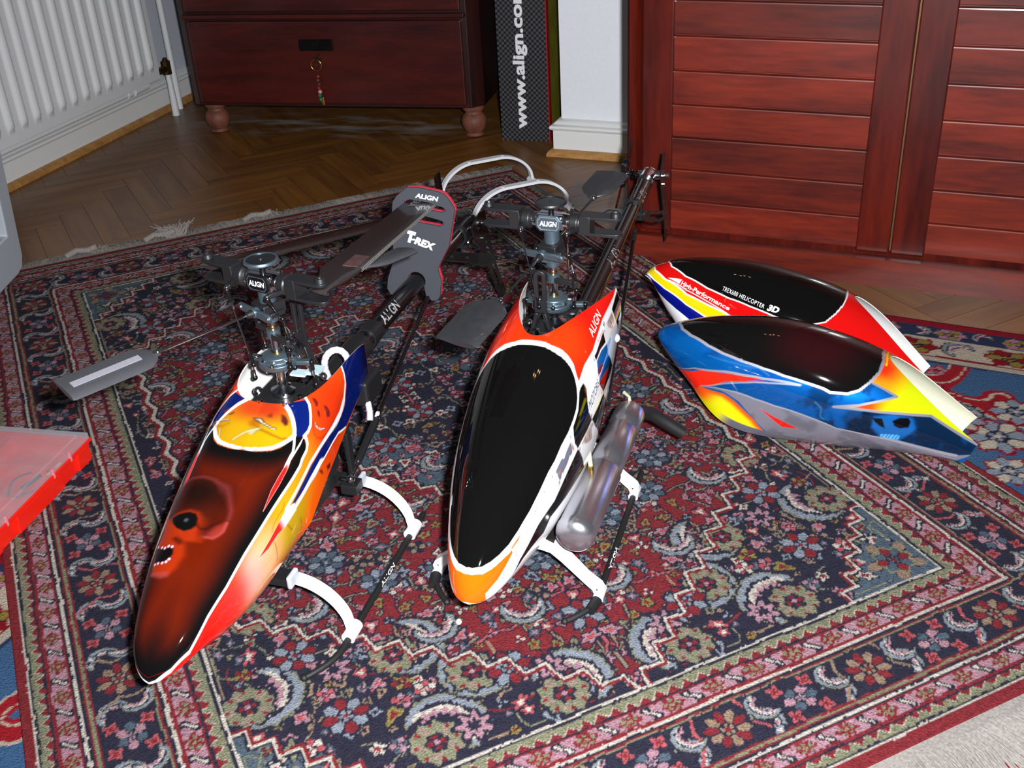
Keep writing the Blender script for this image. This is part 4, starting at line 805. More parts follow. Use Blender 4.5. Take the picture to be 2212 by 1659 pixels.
    def cream(lo):
        c[(D >= lo - .003) & (D < lo)] = WINE; c[(D >= lo) & (D < lo + .0042)] = CREAM; c[(D >= lo + .0042) & (D < lo + .008)] = NAVY; c[(D >= lo + .008) & (D < lo + .0105)] = WINE; c[(D >= lo + .0105) & (D < lo + .0125)] = OLIVE
    m_ = (D >= .055) & (D < .135); c[m_] = NAVY; cream(.0545)
    # motifs of the broad border
    def band(side):
        L_ = .738 + .09 if side else .43 + .09; per = .098; nn = int(round(2 * L_ / per)); per = 2 * L_ / nn
        for sg in (1, -1):
            for k in range(nn + 1):
                t = -L_ + k * per; mid = (.43 + .098) if side else (.738 + .095)
                pos = (sg * mid, t) if side else (t, sg * mid); al = PI / 2 if side else 0.
                ac = (0, 1) if side else (1, 0); nr = (sg, 0) if side else (0, sg)
                def at(p, q): return pos[0] + ac[0] * p + nr[0] * q, pos[1] + ac[1] * p + nr[1] * q
                if k % 2 == 0:
                    R_.rosette(*at(0, 0), .0235, rot=.3, cols=(WINE, TAN), n=10)
                    for e in (-1, 1): R_.stroke([at(e * .028, -.03), at(e * .036, -.012), at(e * .031, .004), at(e * .043, .018), at(e * .052, .03)], .0036, CORAL if k % 4 else TAN)
                else:
                    R_.rosette(*at(0, 0), .0155, rot=al, cols=(SLATE, PINK), n=6, asp=1.25)
                    for e in (-1, 1):
                        for f in (-1, 1): R_.spark(*at(e * .020, f * .020), .0095, rot=e * f, c1=CORAL, c2=WINE, n=4)
                for e in (-1, 1): R_.hook(*at(e * .040 , e * .012), .021, rot=al + (0 if e > 0 else PI) + .5)
                R_.spark(*at(per * .5, .026), .007, .3, GREYB, CREAM, 4); R_.spark(*at(per * .5, -.026), .007, .3, PINK, WINE, 4)
    keep = c.copy(); band(True); band(False)
    outm = (D < .067) | (D > .132); c[outm] = keep[outm]
    cream(.134); c[(D >= .134) & (D < .1375)] = OLIVE; c[(D >= .1375) & (D < .140)] = WINE; c[(D >= .140) & (D < .1435)] = NAVY; c[(D >= .1435) & (D < .1475)] = CREAM; c[(D >= .1475) & (D < .150)] = WINE
    guard(.150, .173, .02); c[(D >= .173) & (D < .1755)] = WINE; c[(D >= .1755) & (D < .178)] = NAVY; zig(.178, .1905, .0185, True)
    c[(D >= .1905) & (D < .1935)] = NAVY; c[(D >= .1935) & (D < .196)] = CREAM; c[D >= .196] = WINE
    c[:] = c * .86 + c.mean(-1, keepdims=True) * .12 + .012; c *= (1 + (vnoise(X * 470, Y * 470, 91)[..., None] - .5) * .5)
    c *= RUGK * (0.93 + .14 * vnoise(X * 120, Y * 120, 77))[..., None]
    Z = .0088 + (fbm(X * 9, Y * 9, 12) - .5) * .0022
    zb = .0046; top = np.stack([X, Y, Z], -1)
    pad = lambda A, z: np.concatenate([A[:1] * [1, 1, 0] + [0, 0, z], A, A[-1:] * [1, 1, 0] + [0, 0, z]]); P = pad(top, zb)
    P = np.concatenate([P[:, :1] * [1, 1, 0] + [0, 0, zb], P, P[:, -1:] * [1, 1, 0] + [0, 0, zb]], 1)
    o = grid_mesh('patterned_rug', P, paint_mat('knotted_wool', .95, 0, 0, True, .15)); C = np.ones(P.shape[:2] + (4,), np.float32); C[..., :3] = np.pad(c, ((1, 1), (1, 1), (0, 0)), 'edge'); C[..., 3] = 0
    at = o.data.color_attributes.new('paint', 'FLOAT_COLOR', 'POINT'); at.data.foreach_set('color', C.ravel())
    U, V = rot2(.4144); o.location = (*(U * uc + V * vc), 0); o.rotation_euler = (0, 0, .4144)
    tag(o, 'red and navy floral rug with a stepped medallion and cream fringes, under both helicopters', 'rug')
    # cream fringe at both ends
    fm = mat('cotton_fringe', (128, 122, 117), .9, bump=.4, bscale=300, var=.3, spec=.1)
    for sy in (1, -1):
        b = MB(); r2 = random.Random(8 + sy)
        b.box((0, sy * (HV + (.006 if sy > 0 else .014)), .0055), (2 * HU, .014 if sy > 0 else .032, .004)); b.box((0, sy * (HV + (.018 if sy > 0 else .038)), .0040 if sy > 0 else .0058), (2 * HU - .02, .022 if sy > 0 else .04, .0018))
        for k in range(1900):
            x = -HU + 2 * HU * (k + r2.random()) / 1900; ln = r2.uniform(.026, .042) if sy > 0 else r2.uniform(.05, .075); dx = r2.uniform(-.014, .014) + .012 * math.sin(x * 23); z = r2.uniform(.003, .009)
            if sy > 0 and -.35 < x < .6: z += r2.random() * .004
            p = [(x, sy * (HV + .008), .006), (x + dx * .4, sy * (HV + .008 + ln * .5), z + .002), (x + dx, sy * (HV + .008 + ln), max(.0065 if sy < 0 else .003, z * .6))]
            b.tube(p, .0011, 4, caps=False)
        if sy > 0:   # tufts that stick up
            for x0, h in ((-.205, .034), (-.375, .012), (-.56, .010), (.02, .012)):
                for k in range(70):
                    t = r2.uniform(-.3, 3.3); L_ = h * r2.uniform(.5, 1); x = x0 + r2.uniform(-.02, .02)
                    b.tube([(x, HV + .012, .006), (x + math.cos(t) * L_ * .5, HV + .02 + r2.uniform(0, .01), .006 + L_ * .7), (x + math.cos(t) * L_, HV + .02 + r2.uniform(0, .02), .006 + L_ * r2.uniform(.5, 1.1))], .001, 4, caps=False)
                b.tube([(x0 - .07, HV + .02, .010), (x0 - .045, HV + .03, .016), (x0 - .02, HV + .024, .014), (x0, HV + .02, .02)], .007, 8)
        b.build('fringe', fm, o, smooth=60)
    return o
RUG = main_rug()
def under_rug():
    cell = .0035; U, V = rot2(math.radians(-27.5)); xs = np.arange(-1.2, .9, cell); ys = np.arange(-2.3, 0.0001, cell); X, Y = np.meshgrid(xs, ys, indexing='ij')
    # origin on the far edge
    wx = (fbm(X * 25, Y * 25, 31) - .5) * .006; e = -(Y + wx); es = np.minimum(X + 1.2, .9 - X); D = np.minimum(e, es); along = np.where(e < es, X, Y)
    BLUE = LN(70, 108, 150); RED = LN(178, 28, 42); CRM = LN(214, 200, 180); DK = LN(50, 60, 95)
    R_ = Rug(X, Y, BLUE); c = R_.c; f = fbm(X * 8.5, Y * 8.5, 40, 2); c[f > .52] = RED; c[np.abs(f - .52) < .012] = CRM; c[np.abs(f - .66) < .008] = CRM; c[f > .70] = BLUE
    r3 = random.Random(3)
    for k in range(460):
        x, y = r3.uniform(-1.0, .72), r3.uniform(-2.1, -.17)
        if k % 4 == 0: R_.rosette(x, y, r3.uniform(.028, .045), rot=r3.random() * 3, cols=(CRM, GREYB), n=8, ground=WINE)
        elif k % 4 == 1: R_.hook(x, y, .035, rot=r3.random() * 6)
        else: R_.spark(x, y, .014, r3.random() * 6, r3.choice([OLIVE, GOLD, CRM, PINK]), WINE, 5, 1.3, RED)
    c[D < .155] = BLUE
    def strip(lo, hi, gr, cols, per, R0):
        c[(D >= lo) & (D < hi)] = gr; keep = (D < lo) | (D >= hi); old = c.copy(); mid = (lo + hi) / 2; k = 0; x = -1.2
        while x < .9:
            fn = R_.rosette if k % 2 == 0 else R_.hook
            for p in ((x, -mid), ):
                if k % 2 == 0: R_.rosette(p[0], p[1], R0, cols=cols, n=6, ground=cols[0], asp=1.3)
                else: R_.hook(p[0], p[1], R0 * 1.1, rot=k, asp=1.2); R_.spark(p[0] + per * .35, p[1] + R0 * .5, R0 * .45, 1., cols[1], cols[0], 4)
            x += per * .5; k += 1
        y = -.2; 
        while y > -2.3:
            R_.rosette(-1.2 + mid, y, R0, cols=cols, n=6, ground=cols[0]); R_.rosette(.9 - mid, y, R0, cols=cols, n=6, ground=cols[0]); R_.hook(-1.2 + mid, y - per * .5, R0, rot=y * 9); y -= per
        c[keep] = old[keep]
    strip(.022, .066, DK, (PINK, GOLD), .11, .016); strip(.072, .13, CRM, (WINE, GOLD), .15, .024)
    c[(D >= .066) & (D < .072)] = CRM; c[(D >= .13) & (D < .136)] = WINE; c[(D >= .136) & (D < .15)] = CRM * .9; c[(D >= .15) & (D < .155)] = DK; c[D < .022] = LN(165, 20, 45)
    c *= .56
    Z = np.full(X.shape, .0042) + (fbm(X * 8, Y * 8, 52) - .5) * .0004; P = np.stack([X, Y, Z], -1)
    P = np.concatenate([P[:1] * [1, 1, 0], P, P[-1:] * [1, 1, 0]]); P = np.concatenate([P[:, :1] * [1, 1, 0], P, P[:, -1:] * [1, 1, 0]], 1)
    o = grid_mesh('floral_carpet', P, bpy.data.materials['knotted_wool']); C = np.ones(P.shape[:2] + (4,), np.float32); C[..., :3] = np.pad(c, ((1, 1), (1, 1), (0, 0)), 'edge'); C[..., 3] = 0
    at = o.data.color_attributes.new('paint', 'FLOAT_COLOR', 'POINT'); at.data.foreach_set('color', C.ravel())
    a = np.array([.652, 1.797]); s0 = a @ U; org = a - U * s0 ; o.location = (org[0], org[1], 0); o.rotation_euler = (0, 0, math.radians(-27.5))
    tag(o, 'larger red, blue and cream floral carpet lying under the fringed rug', 'rug'); return o
under_rug()
# ---------------------------------------------------------------- room
def frame2(o, deg):
    a = math.radians(deg); U = np.array([math.cos(a), math.sin(a), 0]); V = np.array([-U[1], U[0], 0]); O = np.array([o[0], o[1], 0.0])
    return O, U, V, (lambda x, y, z: O + U * x + V * y + np.array([0, 0, z]))
def placed(o, org, deg): o.location = (org[0], org[1], 0); o.rotation_euler = (0, 0, math.radians(deg)); return o
LW_O, LW_D = (-1.277, 2.772), 70.4
KO, KD = (-.823, 3.187), -14.1
def build_floor():
    rng = random.Random(2); wd, ln = .062, .31; vs, fs, tone, uv = [], [], [], []
    ang = math.radians(26); c, s = math.cos(ang), math.sin(ang); k = 0
    def quad(x0, y0, dx, dy):
        nonlocal k
        h = dx > dy; t = rng.uniform(.80, 1.06); off = rng.random() * 50; g = .0004
        P = [(x0 + g, y0 + g), (x0 + dx - g, y0 + g), (x0 + dx - g, y0 + dy - g), (x0 + g, y0 + dy - g)]
        for x, y in P:
            vs.append((x * c - y * s, x * s + y * c + 2.2, 0.)); tone.append(t)
            uv.append(((x if h else y) * 2.2 + off, (y if h else x) * 22 + off))
        fs.append((k, k + 1, k + 2, k + 3)); k += 4
    n = int(ln / wd)   # herringbone: vertical and horizontal boards stepping diagonally
    for i in range(-46, 47):
        for j in range(-14, 15):
            x = i * wd + j * ln; y = i * wd - j * ln
            if abs(x) > 3.4 or abs(y) > 3.4: continue
            quad(x, y, ln, wd); quad(x, y + wd, wd, ln)
    me = bpy.data.meshes.new('floor'); me.from_pydata(vs + [(-4, -1.5, -.003), (4, -1.5, -.003), (4, 5.5, -.003), (-4, 5.5, -.003)], [], fs + [(k, k + 1, k + 2, k + 3)])
    a = me.attributes.new('tone', 'FLOAT', 'POINT'); a.data.foreach_set('value', np.array(tone + [.25] * 4, np.float32))
    u = me.attributes.new('grain', 'FLOAT_VECTOR', 'POINT'); u.data.foreach_set('vector', np.array([(x, y, 0) for x, y in uv] + [(0, 0, 0)] * 4, np.float32).ravel())
    m = bpy.data.materials.new('varnished_parquet'); m.use_nodes = True; nt = m.node_tree; b = nt.nodes['Principled BSDF']
    g = nt.nodes.new('ShaderNodeAttribute'); g.attribute_name = 'grain'; t = nt.nodes.new('ShaderNodeAttribute'); t.attribute_name = 'tone'
    nz = nt.nodes.new('ShaderNodeTexNoise'); nz.inputs['Scale'].default_value = 1.6; nz.inputs['Detail'].default_value = 6; nt.links.new(g.outputs['Vector'], nz.inputs['Vector'])
    r = nt.nodes.new('ShaderNodeValToRGB'); r.color_ramp.elements[0].position = .3; r.color_ramp.elements[1].position = .75
    r.color_ramp.elements[0].color = L4((98, 58, 20)); r.color_ramp.elements[1].color = L4((136, 90, 36)); nt.links.new(nz.outputs['Fac'], r.inputs[0])
    mx = nt.nodes.new('ShaderNodeVectorMath'); mx.operation = 'SCALE'; nt.links.new(r.outputs[0], mx.inputs[0]); nt.links.new(t.outputs['Fac'], mx.inputs['Scale'])
    # dusty scuffed streaks by the chest; flash glare off them put into the colour
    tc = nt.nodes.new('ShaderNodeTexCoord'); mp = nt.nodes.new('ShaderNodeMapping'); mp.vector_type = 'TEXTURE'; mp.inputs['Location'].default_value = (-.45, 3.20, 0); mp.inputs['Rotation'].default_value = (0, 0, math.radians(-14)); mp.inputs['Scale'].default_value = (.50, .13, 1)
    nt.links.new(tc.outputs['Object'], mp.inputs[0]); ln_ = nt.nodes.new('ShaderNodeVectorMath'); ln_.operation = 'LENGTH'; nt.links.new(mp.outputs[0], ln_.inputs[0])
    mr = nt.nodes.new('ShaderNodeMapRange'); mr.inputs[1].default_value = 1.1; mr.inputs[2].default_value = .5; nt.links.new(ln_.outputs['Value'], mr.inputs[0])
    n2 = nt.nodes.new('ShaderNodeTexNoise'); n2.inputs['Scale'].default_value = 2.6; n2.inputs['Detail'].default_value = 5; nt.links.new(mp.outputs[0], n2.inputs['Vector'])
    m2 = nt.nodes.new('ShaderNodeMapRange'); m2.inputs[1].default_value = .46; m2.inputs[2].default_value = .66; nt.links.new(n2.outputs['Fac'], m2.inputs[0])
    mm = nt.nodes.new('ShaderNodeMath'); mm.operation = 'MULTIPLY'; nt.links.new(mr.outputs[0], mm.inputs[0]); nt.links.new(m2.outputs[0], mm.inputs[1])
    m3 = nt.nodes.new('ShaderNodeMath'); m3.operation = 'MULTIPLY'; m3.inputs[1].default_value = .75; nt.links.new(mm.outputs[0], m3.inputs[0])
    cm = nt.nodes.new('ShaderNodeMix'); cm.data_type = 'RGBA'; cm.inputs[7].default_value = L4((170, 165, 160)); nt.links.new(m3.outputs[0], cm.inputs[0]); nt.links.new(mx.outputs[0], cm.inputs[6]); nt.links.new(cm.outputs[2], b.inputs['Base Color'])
    b.inputs['Roughness'].default_value = .32; b.inputs['Coat Weight'].default_value = .08; b.inputs['Coat Roughness'].default_value = .25; b.inputs['Roughness'].default_value = .4
    me.materials.append(m); o = bpy.data.objects.new('floor', me); COL.objects.link(o); struct(o)
build_floor()
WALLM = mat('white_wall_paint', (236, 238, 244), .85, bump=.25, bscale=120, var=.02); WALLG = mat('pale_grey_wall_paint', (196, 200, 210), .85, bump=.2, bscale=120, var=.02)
TRIMM = mat('white_gloss_paint', (232, 232, 230), .35, coat=.2, var=.02); RADM = mat('radiator_enamel', (226, 227, 228), .35, coat=.2, var=.02)
OAK = wood('oak_moulding', (150, 104, 52), (188, 140, 80), 2.5, 'X', .4, .2)
def wall(name, a, b, h, th, m_, z0=0.0):
    a, b = np.array([a[0], a[1], 0.]), np.array([b[0], b[1], 0.]); d = unit(b - a); nrm = np.array([-d[1], d[0], 0])
    bb = MB(); c = (a + b) / 2 + nrm * th / 2; bb.box((c[0], c[1], z0 + h / 2), (np.linalg.norm(b - a), th, h), (d, nrm, (0, 0, 1))); return struct(bb.build(name, m_, smooth=0))
_, U, V, LW = frame2(LW_O, LW_D)
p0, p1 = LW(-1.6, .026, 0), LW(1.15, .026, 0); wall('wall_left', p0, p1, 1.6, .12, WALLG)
_, KU, KV, KF = frame2(KO, KD)
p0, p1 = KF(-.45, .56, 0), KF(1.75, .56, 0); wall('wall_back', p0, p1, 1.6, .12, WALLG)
PO, PD = (.160, 2.803), -23.0
_, PU, PV, PF = frame2(PO, PD)
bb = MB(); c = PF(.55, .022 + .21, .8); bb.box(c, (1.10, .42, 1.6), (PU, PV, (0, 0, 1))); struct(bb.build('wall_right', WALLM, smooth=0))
def moulding(name, path, prof, m_):
    """profile (offset towards the room, z) swept along a floor path with mitred corners; the room is on the right of the path"""
    P = [np.array([p[0], p[1], 0.]) for p in path]; n = len(P); vs = []; fs = []; m = len(prof)
    for i in range(n):
        d1 = unit(P[i] - P[i - 1]) if i else unit(P[1] - P[0]); d2 = unit(P[i + 1] - P[i]) if i < n - 1 else d1
        n1, n2 = np.array([d1[1], -d1[0], 0]), np.array([d2[1], -d2[0], 0]); k = unit(n1 + n2); k = k / max(k @ n1, .3)
        for o_, z in prof: vs.append(P[i] + k * o_ + np.array([0, 0, z]))
    for i in range(n - 1):
        for j in range(m): fs.append((i * m + j, i * m + (j + 1) % m, (i + 1) * m + (j + 1) % m, (i + 1) * m + j))
    fs += [tuple(range(m)), tuple((n - 1) * m + j for j in range(m - 1, -1, -1))]
    b = MB(); b.add(vs, fs); return struct(b.build(name, m_, smooth=30))
SK = [(-.002, 0), (.018, 0), (.018, .066), (.024, .069), (.027, .074), (.024, .079), (.016, .082), (.013, .086), (.006, .092), (-.002, .095)]
QR = [(.012, 0), (.034, 0), (.033, .007), (.029, .013), (.022, .017), (.012, .018)]
sk_l = [LW(-1.6, .026, 0)[:2], LW(1.05, .026, 0)[:2]]
moulding('baseboard_left', sk_l, SK, TRIMM); moulding('trim_1', sk_l, QR, OAK)
sk_r = [PF(0, .40, 0)[:2], PF(0, .022, 0)[:2], PF(1.0, .022, 0)[:2]]
moulding('baseboard_right', sk_r, SK, TRIMM); moulding('trim_2', sk_r, QR, OAK)
sk_b = [KF(-.3, .56, 0)[:2], KF(1.12, .56, 0)[:2]]; moulding('baseboard_back', sk_b, SK, TRIMM)
# radiator, in the frame of the left wall (room side is -y)
def radiator():
    r = thing('panel_radiator', 'white ribbed panel radiator hung low on the pale grey wall', 'radiator', (*LW(0, 0, 0)[:2], 0), math.radians(LW_D))
    b = MB(); x0, x1 = -.55, .652; n = 24
    # ribbed front sheet as one surface
    nx, nz = 480, 60; xs = np.linspace(x0, x1, nx); zs = np.linspace(.128, .78, nz); X, Z = np.meshgrid(xs, zs, indexing='ij')
    ph = ((X - .614) / .0508); fr = ph - np.round(ph); endz = .163; cz = np.maximum(0, (endz + .012 - Z)) / .012
    rr = np.sqrt((fr * .0508 / .0125) ** 2 + np.clip(cz, 0, 3) ** 2); Y = -.062 - .011 * np.sqrt(np.clip(1 - rr ** 2, 0, 1)); Y = np.where((X > .640) | (X < x0 + .01), -.062, Y)
    o = grid_mesh('front_panel', np.stack([X, Y, Z], -1), RADM, r)
    b.box(((x0 + x1) / 2, -.045, .454), (x1 - x0, .033, .652)); b.build('back_panel', RADM, r, smooth=0)
    b = MB(); b.cyl((x0, -.052, .134), (x1, -.052, .134), .0085); b.build('lower_rail', RADM, r)
    b = MB()
    for x in (-.3, .45): b.box((x, -.014, .2), (.03, .036, .05))
    b.build('bracket', RADM, r, smooth=0)
radiator()
def pipes():
    t = thing('heating_pipe', 'white horizontal heating pipe with sleeves just above the skirting, below the radiator', 'pipe', (*LW(0, 0, 0)[:2], 0), math.radians(LW_D))
    b = MB(); b.cyl((-.6, -.022, .108), (.55, -.022, .108), .0075); b.build('pipe_run', RADM, t)
    b = MB(); b.cyl((.53, -.022, .108), (.553, -.022, .108), .010); b.cyl((.560, -.024, .110), (.628, -.024, .112), .0125); b.build('sleeve', RADM, t)
    v = thing('radiator_valve', 'tarnished brass radiator valve with a white pipe going down to the floor', 'valve', (*LW(.70, 0, 0)[:2], 0), math.radians(LW_D))
    b = MB(); b.cyl((0, -.055, .128), (0, -.055, .168), .0135, n=8); b.cyl((0, -.055, .146), (-.05, -.055, .146), .011, n=8); b.cyl((0, -.055, .168), (0, -.055, .178), .009, .004)
    b.build('valve_body', mat('tarnished_brass', (92, 74, 40), .35, .9, var=.4, bscale=60), v)
    b = MB(); b.tube([(0, -.055, .130), (.002, -.055, .10), (.004, -.054, .05), (.006, -.052, .0)], [.0085, .0085, .010, .0115]); b.build('riser', RADM, v)
    w_ = MB(); w_.cyl(LW(.775, -.022, 0), LW(.775, -.022, 1.2), .0095); o = w_.build('riser_pipe', RADM); tag(o, 'tall white vertical heating pipe standing in front of the wall beside the dark chest', 'pipe')
pipes()
# ---------------------------------------------------------------- chest of drawers
CHW = wood('dark_mahogany_stain', (44, 10, 8), (78, 20, 14), 1.1, 'X', .33, .35)
CHV = wood('dark_mahogany_side', (30, 9, 8), (50, 14, 10), 1.1, 'Z', .4, .2)
FOOT = wood('reddish_turned_wood', (92, 50, 38), (128, 74, 56), 2., 'Z', .6, .0)
def chest():
    t = thing('chest_of_drawers', 'old dark mahogany chest of drawers on turned bun feet, against the back wall', 'chest of drawers', (KO[0], KO[1], 0), math.radians(KD))
    b = MB(); x0, x1, d = -.05, .812, .46
    b.plate([(x0, .012), (x0 + .02, 0), (x1 - .03, 0), (x1, .03), (x1, d), (x0, d)], o=(0, 0, .435), t=.70); b.build('carcass', CHV, t, smooth=0, bevel=.002)
    for nm, z0, z1 in (('drawer', .096, .322), ('drawer', .346, .56), ('drawer', .58, .77)):
        b = MB(); b.box(((x0 + x1) / 2 - .004, -.006, (z0 + z1) / 2), (x1 - x0 - .075, .018, z1 - z0)); dr = b.build(nm, CHW, t, smooth=0, bevel=.004)
        if z0 < .4:
            p = MB(); p.box((.358, -.017, .259), (.098, .004, .030)); p.box((.358, -.0205, .259), (.014, .004, .022)); p.build('handle_plate', mat('dark_bronze', (52, 50, 50), .35, .8, var=.3, bscale=80), dr, smooth=0, bevel=.001)
            p = MB(); p.cyl((.357, -.014, .222), (.357, -.019, .222), .011); p.cyl((.357, -.018, .222), (.357, -.03, .222), .004); p.build('escutcheon', mat('dull_copper', (100, 62, 48), .4, .6, var=.2), dr)
    for z in (.334, .570):
        b = MB(); b.box(((x0 + x1) / 2 - .006, -.008, z), (x1 - x0 - .05, .022, .012)); b.build('rail', CHW, t, smooth=0, bevel=.003)
    b = MB(); b.box(((x0 + x1) / 2, d / 2 - .01, .80), (x1 - x0 + .04, d + .03, .028)); b.build('top', CHW, t, smooth=0, bevel=.006)
    prof = [(.020, 0), (.026, .003), (.022, .010), (.030, .020), (.035, .034), (.036, .046), (.031, .058), (.024, .064), (.023, .070), (.029, .073), (.031, .079), (.031, .086)]
    for x, y in ((0., .035), (.776, .035), (0., .42), (.776, .42)): b = MB(); b.lathe(prof, (x, y, 0)); b.build('foot', FOOT, t)
    k = thing('key_fob', 'key ring with a beaded tassel hanging from the lock of the bottom drawer', 'key fob', tuple(KF(.357, -.028, .222)), math.radians(KD))
    b = MB(); b.tube([(.015 * math.sin(a), -.002, -.014 + .015 * math.cos(a)) for a in np.linspace(0, 2 * PI, 25)[:-1]], .0007, 6, closed=True); b.build('split_ring', MT['brass'], k)
    cols = [(150, 40, 40), (90, 60, 50), (60, 60, 40), (170, 20, 30), (200, 150, 120), (30, 90, 70), (40, 110, 80)]
    z = -.045
    for i, c_ in enumerate(cols):
        b = MB(); r_ = .0045 + .0015 * (i > 3); b.ball((.001 * (-1) ** i, -.002, z), r_, 10); b.build('bead', mat('bead_%s' % ['coral', 'brown', 'olive', 'red', 'pink', 'green', 'jade'][i], c_, .3, coat=.4, var=.1), k); z -= .0105
    b = MB(); b.box((.006, -.003, z + .006), (.007, .003, .022)); b.build('charm', MT['brass'], k, smooth=0, bevel=.0008)
chest()
# ---------------------------------------------------------------- tall carton
def carton():
    O = (.013, 2.972); D = -18.1
    t = thing('tall_carton', 'tall black checked carton with white lettering, between the chest and the white wall', 'box', (O[0], O[1], 0), math.radians(D))
    m = bpy.data.materials.new('checked_carbon_print'); m.use_nodes = True; nt = m.node_tree; b_ = nt.nodes['Principled BSDF']
    tc = nt.nodes.new('ShaderNodeTexCoord'); mp = nt.nodes.new('ShaderNodeMapping'); mp.inputs['Scale'].default_value = (1, 1, 1); ck = nt.nodes.new('ShaderNodeTexChecker'); ck.inputs['Scale'].default_value = 1 / .0068
    ck.inputs['Color1'].default_value = L4((26, 26, 28)); ck.inputs['Color2'].default_value = L4((74, 74, 78)); mp.inputs['Location'].default_value = (.001, .0034, .001)
    nt.links.new(tc.outputs['Object'], mp.inputs[0]); nt.links.new(mp.outputs[0], ck.inputs['Vector']); nt.links.new(ck.outputs[0], b_.inputs['Base Color']); b_.inputs['Roughness'].default_value = .35
    b = MB(); b.box((.067, .14, .36), (.134, .28, .72)); b.build('carton_body', m, t, smooth=0)
    b = MB(); b.box((.1352, .14, .36), (.002, .282, .722)); b.build('side_print', mat('olive_side_print', (120, 116, 30), .4, var=.25, bscale=14), t, smooth=0)
    b = MB(); b.box((.1358, .010, .36), (.003, .024, .722)); b.build('edge_stripe', mat('red_edge_print', (150, 24, 30), .4, var=.05), t, smooth=0)
    lettering('www.align.com', MT['wlet'], t, planar((.083, -.0012, .033), (0, 0, .372), (-.042, 0, 0)), .035)
carton()
# ---------------------------------------------------------------- wardrobe
WDR = wood('red_mahogany', (72, 15, 8), (128, 38, 17), .9, 'X', .42, .18); WDV = wood('red_mahogany_upright', (58, 12, 9), (98, 26, 14), .9, 'Z', .3, .5)
def board_tone(m):
    nt = m.node_tree; b = nt.nodes['Principled BSDF']; src = b.inputs['Base Color'].links[0].from_socket
    tc = nt.nodes.new('ShaderNodeTexCoord'); sx = nt.nodes.new('ShaderNodeSeparateXYZ'); nt.links.new(tc.outputs['Object'], sx.inputs[0])
    a = nt.nodes.new('ShaderNodeMath'); a.operation = 'MULTIPLY_ADD'; a.inputs[1].default_value = 1 / .0648; a.inputs[2].default_value = -.058 / .0648; nt.links.new(sx.outputs['Z'], a.inputs[0])
    f = nt.nodes.new('ShaderNodeMath'); f.operation = 'FLOOR'; nt.links.new(a.outputs[0], f.inputs[0])
    oi = nt.nodes.new('ShaderNodeObjectInfo'); ad = nt.nodes.new('ShaderNodeMath'); ad.operation = 'ADD'; nt.links.new(f.outputs[0], ad.inputs[0]); nt.links.new(oi.outputs['Random'], ad.inputs[1])
    wn = nt.nodes.new('ShaderNodeTexWhiteNoise'); wn.noise_dimensions = '1D'; nt.links.new(ad.outputs[0], wn.inputs['W'])
    mr = nt.nodes.new('ShaderNodeMapRange'); mr.inputs[3].default_value = .72; mr.inputs[4].default_value = 1.3; nt.links.new(wn.outputs[0], mr.inputs[0])
    sc = nt.nodes.new('ShaderNodeVectorMath'); sc.operation = 'SCALE'; nt.links.new(src, sc.inputs[0]); nt.links.new(mr.outputs[0], sc.inputs['Scale']); nt.links.new(sc.outputs[0], b.inputs['Base Color'])
board_tone(WDR)
def wardrobe():
    O = (.286, 2.131); D = -24.2; H_ = .95
    t = thing('wardrobe', 'large red mahogany wardrobe with horizontally boarded doors', 'wardrobe', (O[0], O[1], 0), math.radians(D))
    b = MB(); b.box((.55, .235, H_ / 2), (1.15, .43, H_ - .004)); b.build('carcass', WDV, t, smooth=0)
    b = MB(); b.plate([(-.036, .03), (-.033, .008), (-.026, -.001), (-.014, -.003), (-.008, .004), (-.006, .03)], o=(0, 0, H_ / 2), t=H_); b.build('corner_post', WDV, t, smooth=40)
    b = MB(); b.plate([(-.003, 0), (-.003, .044), (.004, .052), (.014, .055), (.03, .055), (.03, 0)], o=(.55, 0, 0), u=(0, -1, 0), v=(0, 0, 1), t=1.12); b.build('plinth', WDR, t, smooth=30)
    for x0, x1 in ((.0, .4875), (.4915, .98)):
        b = MB(); w_ = .060
        for xa in (x0 + w_ / 2, x1 - w_ / 2): b.box((xa, .008, (.058 + H_) / 2), (w_, .022, H_ - .058))
        dr = b.build('door', WDV, t, smooth=0, bevel=.0025)
        b = MB(); z = .058; pitch = .0648
        P = []
        while z < H_:
            z1 = min(z + pitch, H_); P += [(.0065, z), (.0065, z + .001), (.0, z + .0035), (-.0022, z1 - .004), (-.0018, z1 - .002), (.0065, z1 - .0004)]; z = z1
        P += [(.02, H_), (.02, .058)]
        b.plate(P, o=((x0 + x1) / 2, .008, 0), u=(0, 1, 0), v=(0, 0, 1), t=(x1 - x0) - 2 * w_ + .002); b.build('boarded_panel', WDR, dr, smooth=0)
    b = MB(); b.box((.4895, .012, .5), (.003, .01, .88)); b.build('brass_strip', mat('dull_brass_strip', (110, 84, 56), .45, .5, var=.1), t, smooth=0)
wardrobe()
# ---------------------------------------------------------------- organiser case, monitor, spare landing gear
def strut_curved(parent, x, span=.098, top=.088, hw=.030, wd=.016, th=.0048, m_=None, name='strut'):
    """arched landing-gear strut in the plane x = const"""
    b = MB(); pts = []
    for t in np.linspace(-1, 1, 61):
        a = abs(t) * span; sg = 1 if t >= 0 else -1
        if a <= hw: z = top
        else: k = (a - hw) / (span - hw); z = top - (top - .020) * (1 - math.sqrt(max(0, 1 - k ** 2.1))) ** .92
        pts.append((x, sg * a, z))
    b.ribbon(pts, (1, 0, 0), [wd * (1 - .15 * abs(p[1]) / span) for p in pts], th)
    for s in (-1, 1): b.cyl((x - wd * .75, s * span, .0155), (x + wd * .75, s * span, .0155), .0085, n=16); b.cyl((x, s * (hw + .008), top), (x, s * (hw + .008), top + .0035), .004)
    return b.build(name, m_ or MT['white'], parent, smooth=40)
